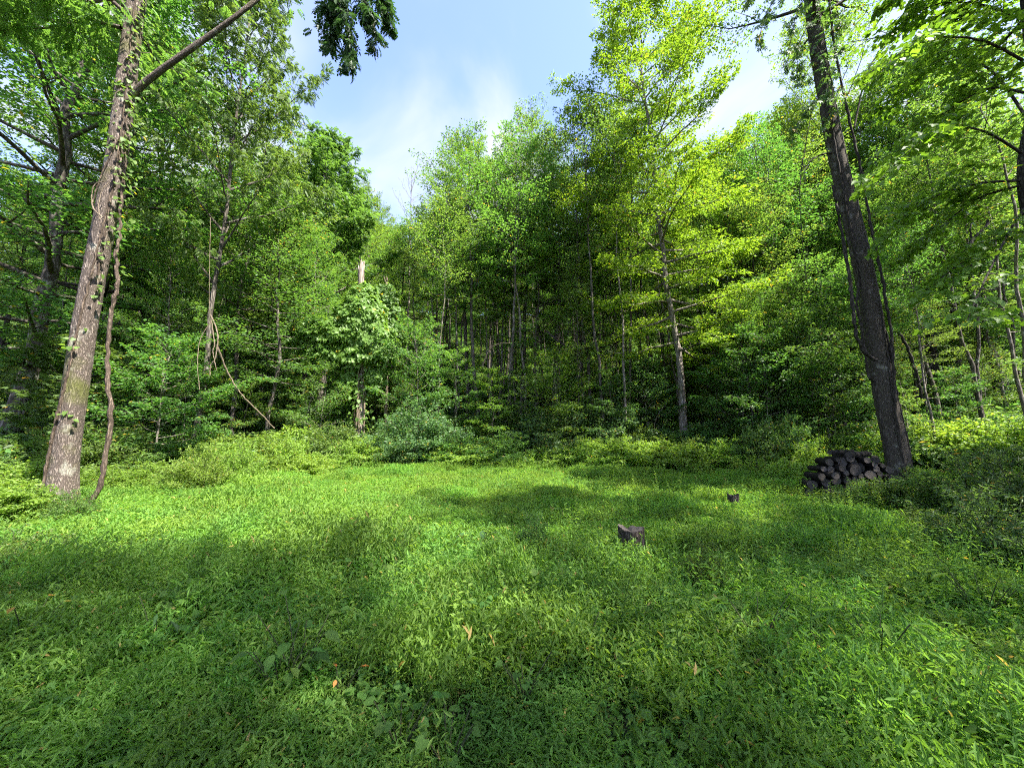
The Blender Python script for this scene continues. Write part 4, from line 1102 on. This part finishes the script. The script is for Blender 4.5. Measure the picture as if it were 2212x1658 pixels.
for k, (x, z, rr) in enumerate(circ):
    bark, ends = LOGS[rw.integers(5)]
    L = rw.uniform(.42, .52)
    o = obj('firewood_log', bark, None, (wc[0] + x, wc[1] + .25 + rw.normal(0, .07), wc[2] - .02 + z))
    o.scale = (rr, L, rr)
    o.rotation_euler = (rw.normal(0, .02), rw.uniform(0, 6.28) * 0, rw.normal(-.18, .08))
    for e in ends: obj('cut_end', e, o)
    edge = 'top' if z + 2.2 * rr > pile_top(x) - .03 else 'inside'
    lr = 'left half' if x < 0 else 'right half'
    tag(o, ('dark weathered log on the top of the woodpile, %s' if edge == 'top' else 'dark weathered log within the woodpile, %s, below the top logs') % lr, 'log', 'woodpile logs %s %s' % (edge, lr))
for k, (x, z, L, rz, rr) in enumerate([(.35, 0, .95, 1.1, .07), (.72, 0, .8, .75, .07), (-.05, 0, .7, 1.35, .055)]):
    bark, ends = LOGS[k]
    z = max([b + c for a, b, c in circ if abs(a - x) < .28]) + rr - .045
    o = obj('firewood_log', bark, None, (wc[0] + x, wc[1] + .25, wc[2] + z)); o.scale = (rr, L, rr); o.rotation_euler = (0, 0, -rz)
    for e in ends: obj('cut_end', e, o)
    tag(o, ('long bark-covered log lying across the back top of the woodpile', 'bark-covered log sloping down at the right back of the woodpile', 'short bark-covered log lying across the woodpile top left')[k], 'log', 'woodpile logs lying across')

# ------------------------------------------------------------------ stumps
def stump(px, Y, rad_, h, label, seed, split=True):
    r = np.random.default_rng(seed); g = gnd(px, Y); sides = 28
    a = np.linspace(0, 6.283, sides, endpoint=False)
    zs = np.array((-.1, 0, .08, .2, .4, .6, .8, .95, 1.0)) * h
    jag = .011 * r.normal(0, 1, sides) + .02 * np.sin(a * 2 + seed)
    pr = 1 + .05 * np.sin(3 * a + seed) + .05 * np.sin(7 * a) + .03 * r.normal(0, 1, sides)
    V = []
    for z in zs:
        f = 1 + .4 * math.exp(-max(z, 0) / (h * .16)) * (1 + .3 * np.sin(5 * a))
        for t, p, ff, jg in zip(a, pr * (1 + .02 * r.normal(0, 1, sides)), f, jag):
            V.append((math.cos(t) * p * rad_ * ff, math.sin(t) * p * rad_ * ff, z + (jg if z > .9 * h else 0)))
    V = np.array(V); n = len(zs); i = np.arange(n - 1)[:, None] * sides; j = np.arange(sides)[None]; j2 = (j + 1) % sides
    Q = np.stack([i + j, i + j2, i + sides + j2, i + sides + j], -1).reshape(-1, 4)
    root = empty('tree_stump', g, r.uniform(0, 6.28))
    obj('bark', mesh('stump_bark', V, Q, M_STUMP, smooth=True), root)
    R1 = V[-sides:] * (.995, .995, 1) ; R2 = R1 * (.8, .8, 1) - (0, 0, .035); R3 = R1 * (.4, .4, 1) - (0, 0, .045)
    V2 = np.vstack([R1, R2, R3, [(0, 0, h - .05)]]); jj = np.arange(sides); k2 = (jj + 1) % sides
    obj('cut_top', mesh('stump_top', V2, [np.vstack([np.stack([jj, k2, sides + k2, sides + jj], 1), np.stack([sides + jj, sides + k2, 2 * sides + k2, 2 * sides + jj], 1)]),
        np.stack([2 * sides + jj, 2 * sides + k2, np.full(sides, 3 * sides)], 1)], M_END), root)
    return tag(root, label, 'stump')
stump(1355, 4.75, .150, .46, 'dark rotting stump standing in the grass right of the centre', 1)
stump(1571, 7.3, .095, .44, 'small grey stump half hidden in grass left of the woodpile', 2, False)
vine('short dark charred stick standing upright in grass left of centre', [([gnd(668, 5.3), at(667, 1190, 5.3), at(664, 1165, 5.3)], .018, .014)], bark=M_BARK_D, seed=50, name='dead_stick', cat='stick')
vine('thin bare twig rising slantwise from the grass left of centre', [([gnd(795, 5.6), at(820, 1150, 5.6), at(838, 1125, 5.6), at(858, 1098, 5.6)], .006, .003)], bark=M_BARK_D, seed=51, name='dead_stick', cat='stick')

# ------------------------------------------------------------------ shrubs along the edge of the clearing
def shrub(kind, px, Y, wide_px, top_py, label, leaf=None, rz=0.0, group=None):
    w, l = SHRUB[kind]
    g = gnd(px, Y)
    s = wide_px / 2 / FPX * Y
    h = max(.3, at(px, top_py, Y)[2] - g[2])
    o = empty('shrub', g - np.array((0, 0, .04)), rz, (s, s, h / 1.3))
    obj('stem', w, o); obj('foliage', l, o, mat=leaf)
    return tag(o, label, 'shrub', group)
shrub('bush', 480, 13.8, 150, 935, 'bright yellow-green bush at the clearing edge beneath the leaning pole')
shrub('bush2', 565, 14.6, 150, 930, 'bright sunlit bush touching the foot of the leaning pole, right of another', rz=1)
shrub('bush', 640, 15.6, 130, 915, 'sunny green bush left of the snag foot', rz=2)
shrub('bush2', 715, 15.8, 130, 910, 'leafy bush hiding the foot of the broken snag', rz=3, leaf=M_LEAF)
shrub('bush', 790, 16.2, 120, 935, 'low sunny bush between snag and grey-green bush', rz=4)
shrub('round', 912, 16.0, 185, 872, 'big rounded grey-green bush right of the snag')
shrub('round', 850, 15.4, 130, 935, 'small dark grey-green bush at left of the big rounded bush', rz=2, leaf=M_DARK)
shrub('weed', 985, 15.8, 150, 935, 'dark leafy bush right of the big rounded bush', leaf=M_LEAF)
shrub('weed', 1085, 16.2, 160, 930, 'wide leafy shrub at clearing edge below the slender straight tree', rz=1, leaf=M_LEAF)
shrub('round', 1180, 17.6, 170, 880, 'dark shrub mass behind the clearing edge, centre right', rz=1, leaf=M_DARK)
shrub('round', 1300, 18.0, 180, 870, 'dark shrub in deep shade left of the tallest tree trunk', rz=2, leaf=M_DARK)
shrub('bush', 1175, 15.6, 120, 960, 'low yellowish bush at clearing edge below the dark shrub mass', rz=2)
shrub('bush2', 1280, 15.2, 140, 955, 'low sunlit bush at clearing edge left of the tallest tree', rz=3)
shrub('bush', 1390, 15.0, 150, 950, 'low sunlit yellow-green bush in front of tallest tree trunk', rz=4)
shrub('bush2', 1500, 14.4, 150, 955, 'sunlit bush right below the tallest tree trunk', rz=5)
shrub('weed', 1590, 13.6, 140, 960, 'weedy green bush between tallest tree and woodpile', rz=2, leaf=M_BUSH)
shrub('weed', 1665, 13.4, 150, 900, 'shaded green bush left of the woodpile', rz=1)
shrub('bush', 1725, 12.2, 100, 950, 'light green bush touching the left end of the woodpile', rz=1)
shrub('bush2', 1850, 12.6, 150, 925, 'sunny green bush rising behind the woodpile', rz=2)
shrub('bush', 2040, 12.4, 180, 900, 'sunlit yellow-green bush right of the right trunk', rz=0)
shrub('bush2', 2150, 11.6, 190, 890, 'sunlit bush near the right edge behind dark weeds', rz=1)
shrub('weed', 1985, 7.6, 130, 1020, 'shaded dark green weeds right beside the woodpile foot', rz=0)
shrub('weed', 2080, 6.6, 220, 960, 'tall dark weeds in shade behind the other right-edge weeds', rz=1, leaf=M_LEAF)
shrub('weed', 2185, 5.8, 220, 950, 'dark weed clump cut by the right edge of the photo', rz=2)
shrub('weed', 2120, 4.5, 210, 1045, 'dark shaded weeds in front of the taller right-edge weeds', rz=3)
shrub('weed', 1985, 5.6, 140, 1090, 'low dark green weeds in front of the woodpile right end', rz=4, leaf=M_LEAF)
shrub('weed', 1850, 8.1, 80, 1030, 'leafy weed growing up in front of the woodpile', rz=3, leaf=M_LEAF)
shrub('bush', 2130, 3.25, 150, 1240, 'bright yellow-green weeds catching sun near the right edge', rz=2)
shrub('bramble', 50, 4.5, 170, 1115, 'brownish bramble thicket at the left edge', rz=0)
shrub('bramble', 155, 4.7, 130, 1125, 'brown-green bramble in front of the left leaning trunk foot', rz=1)
shrub('bush', 20, 6.6, 170, 1030, 'sunlit yellow-green bush at the left edge beside leaning trunk', rz=2)
shrub('weed', 60, 10.5, 200, 930, 'shaded bush behind the left leaning trunk at left edge', rz=3, leaf=M_LEAF)
shrub('weed', 200, 11.0, 200, 905, 'leafy shaded bush behind the thick hanging vine', rz=4, leaf=M_LEAF)
shrub('weed', 290, 11.8, 180, 920, 'green bush right of the thick hanging vine', rz=5, leaf=M_LEAF)
shrub('bush2', 385, 13.0, 130, 950, 'small bush at foot of the pale feathery-tree trunk', rz=5, leaf=M_LEAF)
shrub('bramble', 118, 6.9, 70, 1065, 'small weeds hugging the front of the left leaning trunk foot', rz=2, leaf=M_BUSH)
shrub('weed', 1968, 9.9, 70, 1000, 'weeds at the foot of the right trunk, right side', rz=2, leaf=M_LEAF)
shrub('bush', 1905, 8.6, 60, 1035, 'small weeds between the woodpile right end and trunk', rz=2, leaf=M_LEAF)
shrub('bush', 75, 8.9, 150, 985, 'sunny bush left behind the left leaning trunk foot', rz=5)
shrub('bush2', 225, 9.6, 120, 1000, 'bright low bush just right of the hanging vine foot', rz=5)
shrub('weed', 310, 10.4, 140, 990, 'bright weedy bush at the clearing edge right of the hanging vine', rz=1, leaf=M_BUSH)
shrub('bush', 95, 6.85, 95, 1045, 'bright weeds hiding the left side of leaning trunk foot', rz=4)
shrub('weed', 188, 6.9, 80, 1050, 'green weeds between leaning trunk foot and hanging vine', rz=4, leaf=M_LEAF)
shrub('weed', 1800, 7.9, 75, 1040, 'small weeds growing at the front left of the woodpile', rz=1, leaf=M_LEAF)
shrub('bush', 1885, 7.8, 90, 1025, 'green weeds hiding the front right of the woodpile', rz=1, leaf=M_LEAF)
shrub('bramble', 265, 8.6, 120, 1085, 'low weeds at the foot of the hanging vine', rz=2, leaf=M_BUSH)
shrub('weed', 1150, 4.9, 70, 1095, 'tall thin weeds standing in grass left of the dark stump', rz=2, leaf=M_LEAF)
shrub('weed', 1500, 3.9, 80, 1155, 'leafy weed clump in grass right of the dark stump', rz=1, leaf=M_LEAF)

# the row of low bushes all along the far edge
rb = np.random.default_rng(15)
for k, px in enumerate(np.linspace(400, 1700, 34)):
    x0 = at(px, 900, 15)[0]; Y = clearing_edge(x0) + rb.uniform(-1.6, .9); x0 = at(px, 900, Y)[0]
    kind = ('bush', 'bush2', 'bush', 'weed')[rb.integers(4)]
    hgt = rb.uniform(.7, 1.6); wd = rb.uniform(80, 140)
    where = next(w for a, b, w in ((0, 640, 'beneath the leaning pole'), (640, 900, 'near the snag foot'), (900, 1250, 'below the sky gap'), (1250, 1560, 'before the tallest tree'), (1560, 9999, 'left of the woodpile')) if a <= px < b)
    shrub(kind, px, Y, wd, proj((x0, Y, float(gz(x0, Y)) + hgt))[1], '%s low bush in clearing-edge row %s' % ({'bush': 'yellow-green', 'bush2': 'fine-leaved', 'weed': 'narrow-leaved'}[kind], where), leaf=M_BUSH if kind == 'weed' else None, rz=rb.uniform(0, 6.28), group='edge bushes %s %s' % (kind, where))

# taller brush standing behind that row, in front of the dim wood
for k, px in enumerate((985, 1045, 1105, 1160, 1215, 1265, 1325, 1380, 1440, 1530, 1585, 1640, 1700, 1760)):
    x0 = at(px, 900, 17)[0]; Y = clearing_edge(x0) + rb.uniform(.9, 2.6); x0 = at(px, 900, Y)[0]
    hgt = rb.uniform(1.5, 2.6)
    where = next(w for a, b, w in ((0, 1250, 'right of the big rounded bush'), (1250, 1490, 'left of tallest tree trunk'), (1490, 9999, 'between tallest tree and woodpile')) if a <= px < b)
    shrub(('bush', 'weed', 'bush2')[k % 3], px, Y, rb.uniform(75, 120), proj((x0, Y, float(gz(x0, Y)) + hgt))[1], 'tall %s bush standing behind the edge row, %s' % (('broad-leaved', 'narrow-leaved', 'fine-leaved')[k % 3], where), leaf=(M_LEAF, M_LIME, M_LEAF)[k % 3], rz=rb.uniform(0, 6.28), group='tall brush %d %s' % (k % 3, where))

# saplings
def sapling(kind, px, Y, top, label, wide=1.0, rz=0.0, leaf=None):
    return tree(kind, px, Y, top, label, name='sapling', cat='sapling', wide=wide, rz=rz, leaf=leaf)
sapling('sapling', 340, 12.6, 740, 'sunlit sapling with spreading leaves right of the hanging vine', 1.2)
sapling('sapling2', 535, 15.6, 820, 'sapling with sunny leaves behind the leaning pole', 1.2, 1)
sapling('sapling', 905, 17.6, 715, 'bright-leaved young tree between the snag and big rounded bush', .85, 2)
sapling('sapling2', 985, 18.2, 760, 'young tree with layered leaves behind the big rounded bush', 1.1, 3)
sapling('sapling', 1600, 15.6, 735, 'pale sunlit sapling right of the tallest tree trunk', 1.0, 4)
sapling('sapling2', 1545, 15.8, 830, 'small sapling at the foot of the tallest tree', 1.1, 5)
sapling('sapling', 1790, 13.8, 690, 'leafy sapling lit by sun behind the woodpile left end', 1.0, 1)
sapling('sapling3', 1740, 14.6, 790, 'dark palm-leaved sapling left behind the woodpile', 1.0, 2)
sapling('sapling2', 2080, 13.0, 800, 'sapling with flat leaf layers in right wood', 1.1, 1)
sapling('sapling', 690, 17.0, 800, 'shaded sapling close left of the snag', 1.0, 5)
sapling('sapling', 1210, 17.9, 770, 'leafy sapling at the wood edge below the forked tree', 1.1, 1, M_LIME)
sapling('sapling2', 1320, 17.6, 800, 'sapling with flat sprays at wood edge left of tallest tree', 1.2, 3)
sapling('sapling', 1665, 15.6, 780, 'leafy sapling midway between tallest tree and woodpile', 1.0, 3, M_LIME)
sapling('sapling2', 1060, 17.9, 800, 'flat-layered sapling at the wood edge right of the rounded bush', 1.2, 4, M_LIME)
sapling('sapling3', 150, 12.0, 760, 'dark sapling behind the left leaning trunk', 1.3, 2)
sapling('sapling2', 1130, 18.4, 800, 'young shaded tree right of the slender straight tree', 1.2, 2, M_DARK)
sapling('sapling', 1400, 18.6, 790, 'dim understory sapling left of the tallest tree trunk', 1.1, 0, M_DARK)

rs_ = np.random.default_rng(21)
spots = []
while len(spots) < 44:
    Y = rs_.uniform(13, 30); x = rs_.uniform(-1.4, 1.4) * Y
    if Y < clearing_edge(x) + 1.2 or (abs(x / Y + .40) < .12 and Y < 19) or any((x - a) ** 2 + (Y - b) ** 2 < 2.2 for a, b in spots): continue
    spots.append((x, Y)); pxx = proj((x, Y, 2))[0]
    where = next(w for a, b, w in REG if a <= pxx < b); far = 'near the clearing' if Y < 19 else 'farther up'
    k = ('sapling', 'sapling2', 'sapling3')[rs_.integers(3)]; ad = {'sapling': 'leafy spreading sapling', 'sapling2': 'flat-layered sapling', 'sapling3': 'small dark sapling'}[k]
    tree(k, 0, Y, 0, '%s %s, %s' % (ad, where, far), 'saplings: %s %s %s' % (ad, where, far), name='sapling', cat='sapling', x=x, h=rs_.uniform(2.5, 5.5), rz=rs_.uniform(0, 6.28), wide=rs_.uniform(.9, 1.3))

# ------------------------------------------------------------------ single plants in the grass near the camera
def big_leaf_plant(px, Y, n, size, h, label, seed, m=M_BROAD, tpl=OVAL, name='broadleaf_plant'):
    r = np.random.default_rng(seed); g = gnd(px, Y)
    root = empty(name, g, 0)
    st = Plant(seed)
    for k in range(n):
        a = k * 2.4 + r.normal(0, .3); q = np.linspace(0, 1, 5)[:, None]; hh = h * r.uniform(.55, 1.1)
        d = np.array((math.cos(a), math.sin(a), 0)); ln_ = d * (hh * .5) * q ** 1.4 + np.array((0, 0, 1.0)) * hh * q
        st.tube(ln_, np.linspace(.005, .003, 5), 4)
        V, F, kk = place(tpl, ln_[-1][None], (d + np.array((0, 0, r.uniform(-.5, .1))))[None], np.array([(0, 0, 1.0)]) + r.normal(0, .2, (1, 3)), np.array([size * r.uniform(.7, 1.2)]))
        obj('leaf', mesh('big_leaf', V, F, m, lv=np.full(len(V), r.uniform(.1, .9)), smooth=True), root)
    obj('stem', st.wood_mesh('plant_stem', M_STEM), root)
    return tag(root, label, 'plant')
big_leaf_plant(650, 2.35, 14, .10, .36, 'clump of large oval leaves in foreground grass, left of centre', 71)
big_leaf_plant(682, 2.45, 7, .115, .46, 'upright broad-leaved weed right behind the large oval leaf clump', 72)
big_leaf_plant(395, 3.05, 6, .14, .40, 'dark weed with long narrow leaves in sunlit grass at left', 73, M_DARK, LANCE)
big_leaf_plant(1040, 5.2, 7, .18, .38, 'dark big-leaved plant in sunny grass at the picture centre', 74, M_DARK)
big_leaf_plant(890, 1.95, 9, .055, .27, 'cluster of rounded leaves low in foreground near bottom centre', 75, M_BROAD, HEART)
big_leaf_plant(1130, 2.3, 8, .06, .29, 'cluster of heart-shaped leaves in foreground grass right of bottom centre', 76, M_BROAD, HEART)
big_leaf_plant(980, 1.85, 8, .060, .27, 'wide heart-shaped leaves at the bottom edge of the photo', 77, M_BROAD, HEART)
big_leaf_plant(1600, 2.8, 9, .13, .42, 'weed with long pointed leaves in the right foreground', 78, M_GRASS, LANCE)
big_leaf_plant(1840, 2.7, 10, .13, .42, 'bright long-leaved weed in the foreground toward bottom right', 79, M_GRASSY, LANCE)
big_leaf_plant(2060, 3.3, 11, .15, .50, 'tall narrow-leaved weed near the right edge, lit by sun', 80, M_GRASSY, LANCE)
big_leaf_plant(768, 2.3, 3, .055, .30, 'small orange withered leaves in the grass, left of centre', 81, M_ORANGE, OVAL)
big_leaf_plant(1245, 2.7, 3, .07, .32, 'few yellow withered leaves in the grass, right of centre', 82, M_GOLD, LANCE)
big_leaf_plant(130, 3.0, 5, .08, .40, 'sprig of golden yellowish leaves in the grass at far left', 83, M_GOLD, OVAL)
big_leaf_plant(1490, 1.9, 3, .05, .25, 'small yellow leaves at the bottom edge right of centre', 84, M_GOLD, OVAL)

# ------------------------------------------------------------------ trees beside and behind the viewer whose shade falls on the clearing
for k, (x, Y, h, kind, wide) in enumerate([(17, 4.5, 20, 'leafy', 1.15), (12.5, -1.5, 21, 'airy2', 1.25), (7.5, -4.5, 19, 'airy2', 1.15), (2.0, -6.0, 20, 'airy2', 1.2), (11, -6, 20, 'airy2', 1.2)]):
    if not kind: continue
    tree(kind, 0, Y, 0, 'leafy tree of the wood beside the clearing, beyond the right edge', 'trees beyond the right edge', x=x, h=h, wide=wide, rz=k * 1.3, leaf=M_LEAF)

# ------------------------------------------------------------------ look-alikes in one group are told apart by their order across the picture
groups = {}
for o in S.objects:
    if o.parent is None and 'label' in o and o.get('category') in ('tree', 'sapling', 'shrub'):
        groups.setdefault(o['label'], []).append(o)
ORD = ('leftmost', 'second from left', 'third from left', 'fourth from left', 'fifth from left', 'sixth from left', 'seventh from left', 'eighth from left', 'ninth from left', 'tenth from left')
for lab, os_ in groups.items():
    if 1 < len(os_) <= 10 and 'beyond the right edge' not in lab:
        os_.sort(key=lambda o: o.location.x / max(o.location.y, .1))
        for k, o in enumerate(os_):
            o['label'] = lab + ', ' + ('rightmost' if k == len(os_) - 1 else ORD[k])
